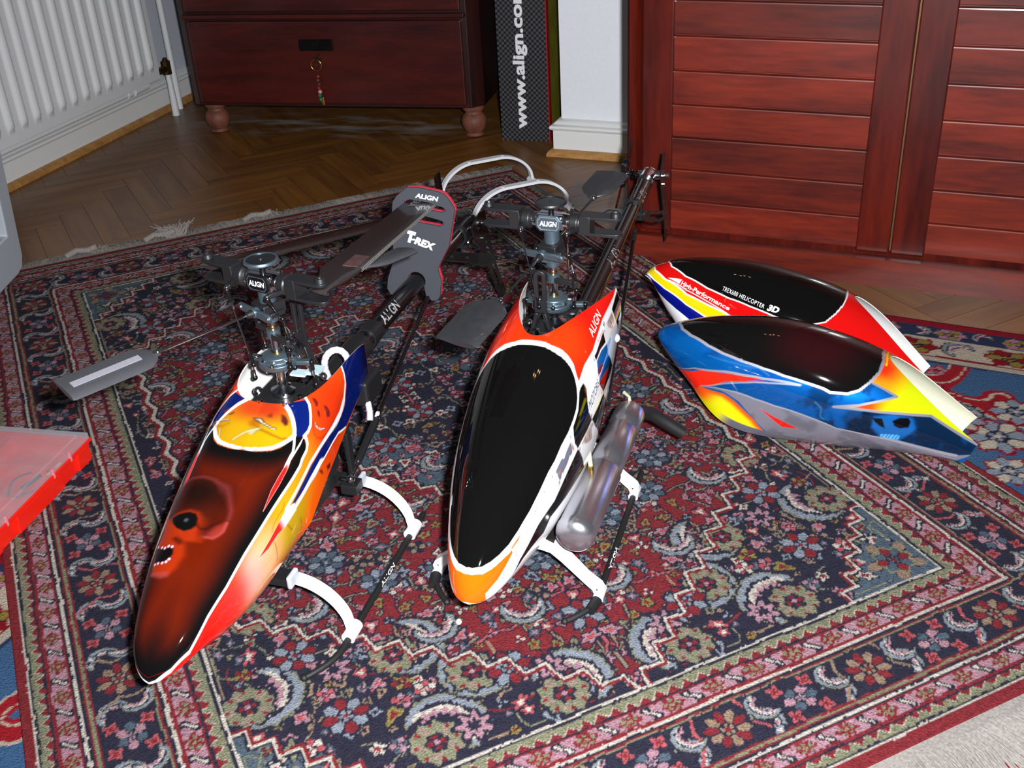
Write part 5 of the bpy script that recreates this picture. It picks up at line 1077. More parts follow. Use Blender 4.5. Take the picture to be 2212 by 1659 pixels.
def spare_gear():
    yaw = math.radians(-68); f = np.array([math.cos(yaw), math.sin(yaw)]); l = np.array([-f[1], f[0]])
    foot = np.array([.077, 2.556]); o = foot - l * .116
    t = thing('spare_landing_gear', 'spare white arched landing gear standing alone on the rug behind both helicopters', 'landing gear', (o[0], o[1], .0085), yaw)
    strut_curved(t, 0., .116, .088, .034, .017, .006); strut_curved(t, .20, .116, .088, .034, .017, .006)
    for s in (-1, 1):
        b = MB(); b.cyl((-.045, s * .116, .010), (.245, s * .116, .010), .0036); b.build('skid_tube', mat('dull_aluminium_tube', (92, 88, 88), .45, .5, var=.1), t)
spare_gear()
def case():
    corner = np.array([-.652, 1.447]); e1 = unit(np.array([-.235, -.972])); D = math.degrees(math.atan2(e1[1], e1[0]))
    # local: x along the long front edge towards the camera, y to the room's right (front face), origin at the corner
    t = thing('organiser_case', 'flat red parts organiser with a clear lid, on the rug beside the flame-painted helicopter', 'case', (corner[0], corner[1], .0088), math.radians(D))
    L_, W_, H_ = .40, .27, .046
    b = MB(); yy = -W_ / 2
    b.box((L_ / 2, yy, .003), (L_ - .01, W_ - .01, .003)); 
    for x in (.004, L_ - .004): b.box((x, yy, .017), (.004, W_ - .006, .032))
    b.box((L_ / 2, -.004, .017), (L_ - .004, .004, .032)); b.box((L_ / 2, -W_ + .004, .017), (L_ - .004, .004, .032))
    for x in (.07, .15, .23, .31): b.box((x, yy, .014), (.0018, W_ - .014, .024))
    b.box((L_ / 2, yy, .014), (L_ - .01, .0018, .024))
    for x0, x1 in ((.012, .045), (.085, .20), (.24, .30)): b.plate([(x0, .004), (x1, .004), (x1 - .004, .030), (x0 + .004, .030)], o=(0, .001, 0), u=(1, 0, 0), v=(0, 0, 1), t=.006)
    b.box((L_ / 2, .0, .0325), (L_ + .004, .006, .005)); b.box((-.0005, yy, .0325), (.006, W_, .005))
    b.build('tray', MT['redpl'], t, smooth=0, bevel=.001)
    gm = bpy.data.materials.new('clear_polypropylene'); gm.use_nodes = True; nt = gm.node_tree; p = nt.nodes['Principled BSDF']; nt.nodes.remove(p)
    tr = nt.nodes.new('ShaderNodeBsdfTransparent'); gl = nt.nodes.new('ShaderNodeBsdfGlossy'); gl.inputs['Roughness'].default_value = .12; df = nt.nodes.new('ShaderNodeBsdfDiffuse'); df.inputs[0].default_value = (.62, .60, .64, 1)
    nz = nt.nodes.new('ShaderNodeTexNoise'); nz.inputs['Scale'].default_value = 14; mp = nt.nodes.new('ShaderNodeMapRange'); mp.inputs[3].default_value = .12; mp.inputs[4].default_value = .34; nt.links.new(nz.outputs['Fac'], mp.inputs[0])
    a = nt.nodes.new('ShaderNodeMixShader'); nt.links.new(mp.outputs[0], a.inputs[0]); nt.links.new(tr.outputs[0], a.inputs[1]); nt.links.new(df.outputs[0], a.inputs[2])
    c = nt.nodes.new('ShaderNodeMixShader'); c.inputs[0].default_value = .07; nt.links.new(a.outputs[0], c.inputs[1]); nt.links.new(gl.outputs[0], c.inputs[2])
    nt.links.new(c.outputs[0], nt.nodes['Material Output'].inputs['Surface'])
    b = MB(); i_ = .012; R0 = [(0, 0), (L_, 0), (L_, -W_), (0, -W_)]; R1 = [(i_, -i_), (L_ - i_, -i_), (L_ - i_, -W_ + i_), (i_, -W_ + i_)]
    vs_ = [(x, y, .035) for x, y in R0] + [(x, y, .0445) for x, y in R0] + [(x, y, .0445) for x, y in R1] + [(x, y, .0465) for x, y in R1]; fs_ = []
    for k in range(3): fs_ += [(k * 4 + q, k * 4 + (q + 1) % 4, k * 4 + 4 + (q + 1) % 4, k * 4 + 4 + q) for q in range(4)]
    b.add(vs_, fs_ + [(12, 13, 14, 15)]); lid = b.build('clear_lid', gm, t, smooth=0); sm_ = lid.modifiers.new('thickness', 'SOLIDIFY'); sm_.thickness = .0010
    b = MB()
    for x in (.055, .10, .215, .26): b.box((x, .0015, .037), (.004, .004, .016))
    b.build('hinge_clip', mat('cloudy_plastic_clip', (205, 120, 130), .3, var=.1), t, smooth=0, bevel=.0008)
    rng = random.Random(6); cr = mat('cream_plastic_part', (205, 190, 160), .5, var=.08); wt = mat('white_nylon_part', (212, 212, 208), .5, var=.05); kk = MT['black']; og = mat('tan_plastic_rod', (206, 158, 108), .5, var=.05)
    # contents
    def part(nm, b_, m_, lb): o = b_.build(nm, m_, None, smooth=40); o.matrix_world = Matrix.Translation((corner[0], corner[1], .0088)) @ Matrix.Rotation(math.radians(D), 4, 'Z'); tag(o, lb, 'small part', 'loose parts in the organiser case')
    NAMES = ['cream', 'white', 'black', 'tan']
    for i in range(8):
        b = MB(); x = rng.uniform(.02, .36); y = rng.uniform(-.06, -.012); z = rng.uniform(.008, .024); a = rng.uniform(-.5, .4); l_ = rng.uniform(.012, .034); r_ = rng.uniform(.0012, .0032); k = 0 if i >= 4 else 1; l_ = rng.uniform(.022, .036); r_ = (.0026, .0034, .003, .002)[i % 4]
        d = (math.cos(a) * l_, math.sin(a) * l_, rng.uniform(-.003, .003))
        b.cyl((x, y, z), (x + d[0], min(y + d[1], -.008), z + d[2]), r_, n=10)
        if k < .4: b.ball((x, y, z), r_ * 1.7, 8)
        part('plastic_fitting', b, (cr, wt, kk, og)[i % 4], '%s plastic rod %s under the clear lid of the red case' % (NAMES[i % 4], 'with a round knob' if i >= 4 else 'with plain ends'))
    b = MB(); b.tube([(.10 + .04 * math.cos(q), -.045 + .022 * math.sin(q), .016 + .004 * math.sin(3 * q)) for q in np.linspace(0, 5.6, 26)], .0016, 8); o = b.build('wire_loop', mat('maroon_cable', (96, 40, 48), .5, var=.1)); o.matrix_world = Matrix.Translation((corner[0], corner[1], .0088)) @ Matrix.Rotation(math.radians(D), 4, 'Z'); tag(o, 'coiled maroon cable seen through the clear lid of the red case', 'cable')
    b = MB(); b.box((.10, -.20, .0255), (.10, .062, .0008)); o = b.build('paper_insert', mat('printed_paper', (205, 202, 198), .8, var=.05)); o.matrix_world = Matrix.Translation((corner[0], corner[1], .0092)) @ Matrix.Rotation(math.radians(D), 4, 'Z'); tag(o, 'pale printed paper card under the clear lid of the red case', 'card')
    b = MB()
    for k in range(4): b.box((.07 + k * .012, -.20, .0262), (.004, .045, .0002))
    b2 = b.build('print_block', MT['glet'], o, smooth=0)
case()
def monitor():
    o = np.array([-1.030, 2.215]); t = thing('grey_monitor', 'pale grey cased monitor with a dark screen, standing at the corner of the fringed rug', 'monitor', (o[0], o[1], .014), math.radians(-90 - 1.5)); t.rotation_euler[0] = math.radians(-4.3)
    # local: x towards the camera along the front, y to the right of the room (screen side)
    pl = mat('pale_grey_abs_plastic', (176, 182, 190), .5, var=.03)
    b = MB(); out = [(0, .030), (.012, .006), (.04, 0), (.42, 0), (.45, .02), (.46, .40), (.43, .43), (.02, .43), (0, .40)]
    b.plate(out, [[(.050, .092), (.41, .092), (.41, .38), (.050, .38)]], o=(0, -.014, .001), u=(1, 0, 0), v=(0, 0, 1), t=.028); b.build('bezel', pl, t, smooth=30, bevel=.003)
    b = MB(); b.box((.23, -.15, .215), (.43, .245, .40), taper=1); b.build('housing', pl, t, smooth=0, bevel=.01)
    b = MB(); b.box((.23, -.020, .236), (.36, .008, .288)); b.build('screen', mat('dark_screen_glass', (24, 26, 34), .12, coat=.5, var=.05), t, smooth=0)
monitor()
b = MB(); b.lathe([(0, 0), (.0032, .001), (.0038, .003), (.0025, .0055), (0, .006)], (.001, 0, 0)); o = b.build('white_bead', mat('ivory_bead', (226, 220, 190), .4, var=.05));
o.location = (-.082, 1.019, .0100); tag(o, 'tiny ivory bead lying on the rug in front of the red, white and black helicopter', 'bead')
# ---------------------------------------------------------------- helicopters (local x = nose, y = the model's own port side, z = up)
def hmat(o): return o.matrix_world.copy()
def heli_root(name, label, org, yaw_deg):
    t = thing(name, label, 'model helicopter', (org[0], org[1], 0), math.radians(yaw_deg)); return t
def inv_of(org, yaw):
    a = math.radians(yaw); m = np.eye(4); m[:2, :2] = [[math.cos(a), -math.sin(a)], [math.sin(a), math.cos(a)]]; m[:2, 3] = org; return np.linalg.inv(m)
def bolt(b, p, d, r=.0022, l=.0015):
    p = V3(*p); b.cyl(p, p + unit(d) * l, r, n=10)
def link(parent, p, q, r=.0011, name='linkage_rod'):
    """thin steel rod with black ball-link ends"""
    p, q = V3(*p), V3(*q); d = unit(q - p); b = MB(); b.cyl(p, q, r, n=8); o = b.build(name, MT['steel'], parent)
    b = MB(); L_ = min(.014, np.linalg.norm(q - p) * .35); b.cyl(p, p + d * L_, .0024, .0019, n=10); b.cyl(q - d * L_, q, .0019, .0024, n=10); b.ball(p, .0036, 10); b.ball(q, .0036, 10); b.build('ball_link', MT['blackgl'], o)
    return o
def rotor_head(t, C, yaw, cfg):
    """C = centre of the head block; yaw = turn of the blade axis away from the model's y axis"""
    C = V3(*C); a = math.radians(yaw); g = V3(math.sin(a), math.cos(a), 0); f = V3(math.cos(a), -math.sin(a), 0); z = V3(0, 0, 1)
    A = lambda gx, fx, zx: C + g * gx + f * fx + z * zx
    b = MB(); b.box(C, (.036, .019, .019), (g, f, z)); b.cyl(A(-.0245, 0, 0), A(.0245, 0, 0), .0098, n=24); b.build('head_block', MT['chrome'], t, smooth=35, bevel=.002)
    b = MB(); P = [(-.0162, -.005), (-.0120, -.0105), (.0120, -.0105), (.0162, -.005), (.0162, .005), (.0120, .0105), (-.0120, .0105), (-.0162, .005)]
    b.plate(P, o=A(0, .0105, 0), u=-g if False else g, v=z, t=.0045); pl = b.build('name_plate', MT['grey'] if cfg['plate'] == 'grey' else MT['blackgl'], t, smooth=0, bevel=.0012)
    sg = 1 if np.cross(g, z) @ f > 0 else -1
    lettering('ALIGN', MT['wlet'], pl, planar(A(-.0115, .0131, -.0034), g * .023, z * .0068), .03, .12)
    b = MB(); b.plate([(x * .86, y * .8) for x, y in P], [[(x * .8, y * .7) for x, y in P]], o=A(0, .0127, 0), u=g, v=z, t=.0008); b.build('plate_rim', MT['lgrey'] if cfg['plate'] == 'grey' else MT['grey'], pl, smooth=0)
    b = MB(); b.lathe([(.0045, 0), (.0035, .006), (.0035, .013), (.017, .0145), (.0195, .0165), (.0195, .0185), (.0175, .0195), (.0165, .0188), (0, .0188)], A(0, 0, .006)); bt = b.build('head_button', MT['blackgl'], t)
    b = MB(); b.lathe([(.0168, .0186), (.0168, .0196), (.0190, .0196), (.0200, .0180), (.0200, .0163), (.0190, .0163), (.0190, .0186)], A(0, 0, .006), ring=True); b.lathe([(0, .0195), (.0016, .0195), (.0016, .0188)], A(0, 0, .006)); b.build('button_rim', MT['grey'] if cfg['plate'] != 'grey' else MT['black'], bt)
    b = MB(); b.cyl(A(0, 0, -.034), A(0, 0, -.006), .0098, n=28); b.lathe([(.009, -.034), (.0112, -.034), (.0112, -.031), (.009, -.031)], C, ring=True); b.build('head_collar', MT['grey'], t)
    for sgn in (1, -1):
        b = MB(); b.lathe([(.0045, .024), (.010, .0245), (.0125, .027), (.0125, .036), (.0105, .038), (.0105, .041)], C, g * sgn, 26)
        b.box(A(sgn * .046, 0, 0), (.014, .021, .024), (g, f, z))
        for s in (1, -1):
            pts = [(.040, -.0105), (.078, -.0095)] + [(.083 + .0085 * math.cos(q), .0085 * math.sin(q)) for q in np.linspace(-PI / 2, PI / 2, 9)] + [(.078, .0095), (.040, .0105)]
            b.plate(pts, o=A(0, 0, s * .0105), u=g * sgn, v=f, t=.004)
        b.cyl(A(sgn * .083, 0, .012), A(sgn * .083, 0, .0175), .0068, .0055, n=20); b.cyl(A(sgn * .083, 0, -.016), A(sgn * .083, 0, -.012), .005, n=20)
        b.bar(A(sgn * .036, .010, -.003), A(sgn * .030, .028, -.003), .006, .005)
        gr = b.build('blade_grip', MT['black'], t, smooth=40, bevel=.001)
        b = MB(); b.cyl(A(sgn * .020, 0, 0), A(sgn * .026, 0, 0), .0065, n=20); b.cyl(A(sgn * .083, 0, .0172), A(sgn * .083, 0, .0180), .0022, n=8); b.ball(A(sgn * .030, .030, -.003), .0026, 10); b.build('grip_bolt', MT['steel'], gr)
    # seesaw hub and stabiliser bar
    F0 = V3(*cfg['fly']); d = V3(*cfg['flydir']); d = unit(d); sd = unit(np.cross(z, d)); up = np.cross(d, sd)
    B = lambda x, y, w_: F0 + d * x + sd * y + up * w_
    b = MB(); b.box(V3(C[0], C[1], F0[2] + .001), (.030, .026, .014), (d, sd, z)); b.box(V3(C[0], C[1], F0[2] - .004), (.020, .036, .006), (d, sd, z)); b.cyl((C[0], C[1], C[2] - .046), (C[0], C[1], C[2] - .034), .0085, n=20); b.build('seesaw_hub', MT['black'], t, smooth=35, bevel=.0012)
    for s in (-1,):
        b = MB(); o = B(s * .019, 0, 0); b.bar(o - sd * .026, o + sd * .026, .0095, .0042, up=d); b.cyl(o - sd * .027 - d * .002, o - sd * .027 + d * .002, .0048, n=16); b.cyl(o + sd * .027 - d * .002, o + sd * .027 + d * .002, .0048, n=16); b.cyl(o - d * .004, o + d * .004, .0062, n=18)
        ca = b.build('flybar_carrier', MT['grey'], t, smooth=35, bevel=.0008)
        b = MB(); b.cyl(o + d * s * .002, o + d * s * .011, .0055, .0035, n=16); b.build('carrier_nut', MT['black'], ca)
        b = MB(); b.cyl(o - sd * .027 + d * s * .002, o - sd * .027 + d * s * .0032, .0026, n=8); b.cyl(o + sd * .027 + d * s * .002, o + sd * .027 + d * s * .0032, .0026, n=8); b.build('screw', MT['steel'], ca)
    h = cfg['flyh']; b = MB(); b.cyl(B(-h, 0, 0), B(h, 0, 0), .0015, n=10); fb = b.build('flybar', MT['steel'], t)
    for s, pc in ((1, cfg['padR']), (-1, cfg['padF'])):
        ln, ch, tw, sw = pc; q = math.radians(tw); cx = sd * math.cos(q) + up * math.sin(q); nz = np.cross(d, cx)
        sec = [(-.5, 0), (-.42, .055), (-.25, .085), (0, .08), (.3, .04), (.5, .005), (.5, -.005), (.3, -.04), (0, -.08), (-.25, -.085), (-.42, -.055)]
        st = [(-.010, .16, 0), (-.004, .34, 0), (.0, .62, 0), (.010, .95, 0), (.018, 1., 0), (ln * .6, 1.0, .0), (ln * .97, 1., .0), (ln, .95, 0)]
        vs = []; fs = []; m = len(sec); dd = d * s
        for x, w_, _ in st:
            for u_, v_ in sec: vs.append(F0 + dd * (h + x) + cx * (u_ * ch * w_ + sw) + nz * v_ * ch * .9 * (w_ ** .5))
        for i in range(len(st) - 1):
            for j in range(m): fs.append((i * m + j, i * m + (j + 1) % m, (i + 1) * m + (j + 1) % m, (i + 1) * m + j))
        fs += [tuple(range(m)), tuple((len(st) - 1) * m + j for j in range(m - 1, -1, -1))]
        b = MB(); b.add(vs, fs); pd = b.build('paddle', cfg['padmat'], t, smooth=50)
        if s < 0 and cfg.get('padstripe'):
            b = MB(); o = F0 + dd * (h + ln * .52) - cx * ch * .02 + nz * (.082 * ch * .9 + .0002) * (1 if nz[2] > 0 else -1); b.box(o, (ln * .78, ch * .20, .0012), (dd, cx, nz)); b.build('sticker', mat('silver_grey_sticker', (132, 130, 138), .5, var=.05), pd, smooth=0)
        b = MB(); o = F0 + dd * (h - .010); b.cyl(o, o + dd * .008, .0035, n=12); b.ball(o + dd * .002, .0042, 10); b.build('paddle_stop', MT['steel'], pd)
    # mast, washout, swashplate
    mx, my = C[0], C[1]; zs = cfg['swash']; zc = C[2]
    b = MB(); b.cyl((mx, my, cfg['mast0']), (mx, my, zc), .0052, n=24); b.build('main_shaft', MT['steel'], t)
    b = MB(); b.lathe([(.0055, 0), (.0068, 0), (.0068, .0022), (.0055, .0022)], (mx, my, zs + .010), ring=True); b.lathe([(.0055, 0), (.0066, 0), (.0066, .002), (.0055, .002)], (mx, my, zs + .043), ring=True); b.build('brass_ring', MT['brass'], t)
    b = MB(); b.cyl((mx, my, zs + .030), (mx, my, zs + .041), .0082, n=20); b.cyl((mx, my, zs + .052), (mx, my, zs + .066), .0090, n=20); b.box((mx, my, zs + .062), (.024, .016, .008), (g, f, z)); wh = b.build('washout_hub', MT['grey'], t, smooth=35)
    for s in (1, -1):
        e = V3(mx, my, zs + .034); b = MB(); b.bar(e + g * s * .004 + f * s * .006, e + g * s * .034 + f * s * .010, .006, .007); b.bar(e + g * s * .030 + f * s * .010, e + g * s * .036 + f * s * .016, .005, .012); b.build('washout_arm', MT['black'], t, smooth=35, bevel=.0008)
        p1 = e + g * s * .034 + f * s * .012; link(t, p1 + z * .004, V3(mx, my, F0[2] - .008) + g * s * .024 + f * s * .006); link(t, e + g * s * .036 + f * s * .016 - z * .006, V3(mx, my, zs + .004) + g * s * .031 + f * s * .014)
        link(t, V3(mx, my, zs + .006) - f * s * .030 + g * s * .01, A(s * .030, .030, -.006))
        b = MB(); b.cyl((mx + g[0] * s * .006, my + g[1] * s * .006, zs + .066), (mx + g[0] * s * .006, my + g[1] * s * .006, zc - .03), .0013, n=8); b.build('guide_pin', MT['steel'], t)
    b = MB(); b.lathe([(.0075, -.006), (.021, -.007), (.023, -.004), (.023, .001), (.018, .002), (.018, .008), (.013, .011), (.0075, .011)], (mx, my, zs))
    arms = cfg['swarms']
    for q in arms:
        dq = V3(math.cos(math.radians(q)), math.sin(math.radians(q)), 0); e = V3(mx, my, zs - .003); b.bar(e + dq * .020, e + dq * .038, .008, .0055)
    sw_ = b.build('swashplate', MT['grey'], t, smooth=40, bevel=.0008)
    b = MB()
    for q in range(0, 360, 45):
        dq = V3(math.cos(math.radians(q + 12)), math.sin(math.radians(q + 12)), 0); b.cyl(V3(mx, my, zs + .004) + dq * .017, V3(mx, my, zs + .004) + dq * .022, .0018, n=8)
        if q % 90 == 0: b.ball(V3(mx, my, zs + .004) + dq * .026, .0032, 10)
    b.build('swash_ball', MT['chrome'], sw_)
    for q in arms:
        dq = V3(math.cos(math.radians(q)), math.sin(math.radians(q)), 0); e = V3(mx, my, zs - .003) + dq * .040; link(t, e, e - z * .030 + dq * .001)
def slot_guide(t, o, u, h=.085, w_=.017):
    arc = lambda W, top, bot: [(-W / 2, bot)] + [(W / 2 * math.cos(q), top + W / 2 * math.sin(q)) for q in np.linspace(PI, 0, 13)] + [(W / 2, bot)]
    outer = arc(w_, h - w_ / 2, 0); hole = [(-w_ * .16, h * .28)] + [(w_ * .17 * math.cos(q), h - w_ * .55 + w_ * .17 * math.sin(q)) for q in np.linspace(PI, 0, 9)] + [(w_ * .16, h * .28)]
    b = MB(); b.plate(outer[::-1], [hole], o=o, u=u, v=(0, 0, 1), t=.005); b.bar(V3(*o) + V3(*u) * w_ * .3, V3(*o) + V3(*u) * w_ * .7 + V3(0, 0, -.022), .010, .005); b.bar(V3(*o) - V3(*u) * w_ * .3, V3(*o) - V3(*u) * w_ * .7 + V3(0, 0, -.022), .010, .005)
    return b.build('slotted_guide', MT['black'], t, smooth=35, bevel=.0008)
def frames(t, x0, x1, z0, z1, yh, mastx, mast0, m_):
    """side plates, bearing block, servos and gear"""
    for s in (1, -1):
        P = [(x0, z0 + .03), (x0 - .01, z1 - .06), (x0 - .05, z1 - .015), (mastx + .03, z1), (mastx - .04, z1), (x1 + .05, z0 + (z1 - z0) * .78), (x1, z0 + (z1 - z0) * .74), (x1, z0 + (z1 - z0) * .5), (x1 + .06, z0 + .05), (x1 + .07, z0), (x0 - .03, z0)]
        hs = [[(x0 - .04, z0 + .03), (x0 - .04, z0 + .06), (x0 - .07, z0 + .06), (x0 - .07, z0 + .03)], [(mastx - .06, z0 + .05), (mastx - .06, z0 + .09), (mastx - .10, z0 + .09), (mastx - .10, z0 + .05)]]
        b = MB(); b.plate(P, hs, o=(0, s * yh, 0), u=(1, 0, 0), v=(0, 0, 1), t=.0022); fr = b.build('side_frame', MT['carbon'], t, smooth=0)
        b = MB()
        for x, z in P[1:8]: bolt(b, (x * .94 + mastx * .06, s * (yh + .001), z * .94 + (z0 + z1) * .03), (0, s, 0), .0024, .002)
        b.build('frame_bolt', MT['steel'], fr)
    b = MB(); b.box((mastx, 0, z0 + .003), (x0 - x1 - .06, yh * 2, .004)); b.box((mastx, 0, z1 - .010), (.052, yh * 2 + .008, .010)); b.box((mastx, 0, z1 - .045), (.04, yh * 2, .010))
    for s in (1, -1): b.cyl((mastx + .03, -yh - .012, z1 - .016), (mastx + .03, yh + .012, z1 - .016), .006, n=14)
    b.build('bearing_block', MT['black'], t, smooth=35, bevel=.001)
    b = MB(); b.lathe([(.0055, 0), (.015, .0005), (.015, .006), (.010, .008), (.0055, .011)], (mastx, 0, z1 - .005)); b.build('bearing_collar', MT['steel'], t)
    b = MB()
    for x, y in ((.03, .016), (.03, -.016), (-.022, .018), (-.022, -.018), (.012, .027), (.012, -.027)): b.cyl((mastx + x, y, z1 - .006), (mastx + x, y, z1 + .001), .0032, n=10)
    for s in (1, -1): b.ball((mastx + .03, s * (yh + .013), z1 - .016), .0062, 12); b.ball((mastx - .002, s * (yh + .012), z1 - .008), .0058, 12); b.ball((mastx - .035, s * (yh + .012), z1 + .002), .005, 12)
    b.build('cap_screw', MT['chrome'], t)
    b = MB(); b.lathe([(0, 0), (.03, 0), (.052, 0), (.052, .009), (.046, .009), (.046, .004), (.012, .004), (.012, .012), (0, .012)], (mastx, 0, z0 + .055), n=60); b.build('main_gear', MT['black'], t)
    for x, s in ((mastx + .075, 1), (mastx + .075, -1), (mastx - .055, 1)):
        b = MB(); b.box((x, s * (yh - .012), z1 - .055), (.040, .020, .038)); b.box((x, s * (yh - .001), z1 - .055), (.052, .003, .020)); sv = b.build('servo', MT['black'], t, smooth=0, bevel=.001)
        b = MB(); b.cyl((x + .01, s * (yh + .004), z1 - .05), (x + .01, s * (yh + .009), z1 - .05), .004, n=12); b.bar((x + .01, s * (yh + .008), z1 - .05), (x + .01, s * (yh + .008), z1 - .022), .006, .0025); b.build('servo_horn', MT['black'], sv, smooth=30)
def skid(t, s, y, x0, x1, tip, txt_at, flip=False, r=.0042):
    z = .0132; pth = [(x0, s * y, z), (x1, s * y, z)]
    for q in np.linspace(0, 1, 7)[1:]: pth.append((x1 + tip[0] * q, s * (y + tip[1] * q ** 1.7), z + tip[2] * q ** 1.6))
    b = MB(); b.tube(pth, [r] * 2 + [r * (1 - .1 * q) for q in np.linspace(0, 1, 6)], 14); b.cyl((x0 + .003, s * y, z), (x0 - .004, s * y, z), r * 1.02, r * .8, n=14); b.ball(pth[-1], r * 1.12, 12)
    sk = b.build('skid_tube', MT['rubber'], t)
    if txt_at is not None:
        L_ = .046
        def fn(a, c):
            q = math.radians(12 + 62 * (c if flip else 1 - c)) if s > 0 else math.radians(168 - 62 * (1 - c)); x = txt_at - a * L_
            return (x, s * y + math.cos(q) * (r + .0003) * 1, z + math.sin(q) * (r + .0003))
        lettering('ALIGN', MT['wlet'], sk, fn, .02, .2)
    return sk
def tail(t, X, Z0, r, cfg):
    """gearbox, fins and tail rotor at the end of the boom"""
    b = MB(); b.cyl((X + .040, 0, Z0), (X + .004, 0, Z0), r * 1.12, r * 1.02, n=26); b.ball((X, 0, Z0), r * 1.1, 20); b.cyl((X, -.020, Z0), (X, .022, Z0), .0085, n=20); b.build('tail_gearbox', cfg['box'], t)
    b = MB(); b.cyl((X, -.052, Z0), (X, .030, Z0), .0028, n=12); b.build('tail_shaft', MT['steel'], t)
    b = MB(); b.cyl((X, -.036, Z0), (X, -.026, Z0), .0062, n=16); b.bar((X + .02, -.018, Z0 + .002), (X, -.031, Z0 + .002), .008, .008); b.box((X, -.046, Z0), (.012, .010, .034)); b.ball((X + .004, -.03, Z0 + .008), .003, 8); hb = b.build('tail_hub', MT['blackgl'], t, smooth=35, bevel=.001)
    for sgn in (1, -1):
        a = math.radians(cfg['tba'] + (0 if sgn > 0 else 180)); d = V3(math.cos(a), 0, math.sin(a)); c = V3(X, -.046, Z0); n_ = np.cross(d, V3(0, 1, 0))
        b = MB(); b.box(c + d * .020, (.018, .012, .011), (d, V3(0, 1, 0), n_)); b.ball(c + d * .026, .007, 12); b.build('tail_grip', MT['blackgl'], t, smooth=35, bevel=.001)
        b = MB(); q = math.radians(8); w1 = n_ * math.cos(q) + V3(0, 1, 0) * math.sin(q); th = np.cross(d, w1); L0, L1 = .024, cfg['tbl']
        vs = []; fs = []; sec = [(-.011, 0), (-.006, .0016), (.004, .0012), (.012, .0002), (.004, -.0012), (-.006, -.0016)]; st = [(L0, .55), (L0 + .012, .9), (L0 + .03, 1.), (L1 - .006, 1.), (L1, .86)]
        for x, w_ in st:
            for u_, v_ in sec: vs.append(c + d * x + w1 * u_ * w_ + th * v_)
        m = len(sec)
        for i in range(len(st) - 1):
            for j in range(m): fs.append((i * m + j, i * m + (j + 1) % m, (i + 1) * m + (j + 1) % m, (i + 1) * m + j))
        fs += [tuple(range(m)), tuple((len(st) - 1) * m + j for j in range(m - 1, -1, -1))]; b.add(vs, fs); b.build('tail_blade', MT['blackgl'], t, smooth=40)
    b = MB(); b.plate(cfg['vfin'][0], cfg['vfin'][1], o=(0, .024, 0), u=(1, 0, 0), v=(0, 0, 1), t=.0022); b.build('vertical_fin', MT['carbon'], t, smooth=0)
    b = MB()
    for p in cfg['vb']: bolt(b, (p[0], .025, p[1]), (0, 1, 0), .003, .003)
    b.cyl((X, .026, Z0), (X, .036, Z0), .0045, n=10); b.build('fin_bolt', MT['steel'], t)
    hx, hz = cfg['hf']; b = MB(); o_, hl = cfg['hfin']
    b.plate(o_, hl, o=(hx, 0, hz), u=(1, 0, 0), v=(0, 1, 0), t=.0022); b.build('horizontal_fin', MT['carbon'], t, smooth=0)
    b = MB(); b.lathe([(r + .0002, -.006), (r + .0035, -.006), (r + .0035, .006), (r + .0002, .006)], (hx, 0, cfg['hz0']), cfg['bd'], ring=True); b.box((hx, 0, cfg['hz0'] + (r + .004) * (1 if hz > cfg['hz0'] else -1)), (.012, .034, .006)); b.build('fin_clamp', MT['black'], t, smooth=35)
    b = MB()
    for s in (1, -1): bolt(b, (hx, s * .014, hz + .001), (0, 0, 1), .003, .002); b.ball((hx, s * .017, cfg['hz0'] - r * .9), .0035, 8)
    b.build('clamp_screw', MT['chrome'], t)
PADM = mat('worn_black_paddle', (42, 42, 45), .38, coat=.3, var=.18, bscale=90); PADL = mat('matt_charcoal_paddle', (62, 62, 66), .5, var=.06, bscale=200)
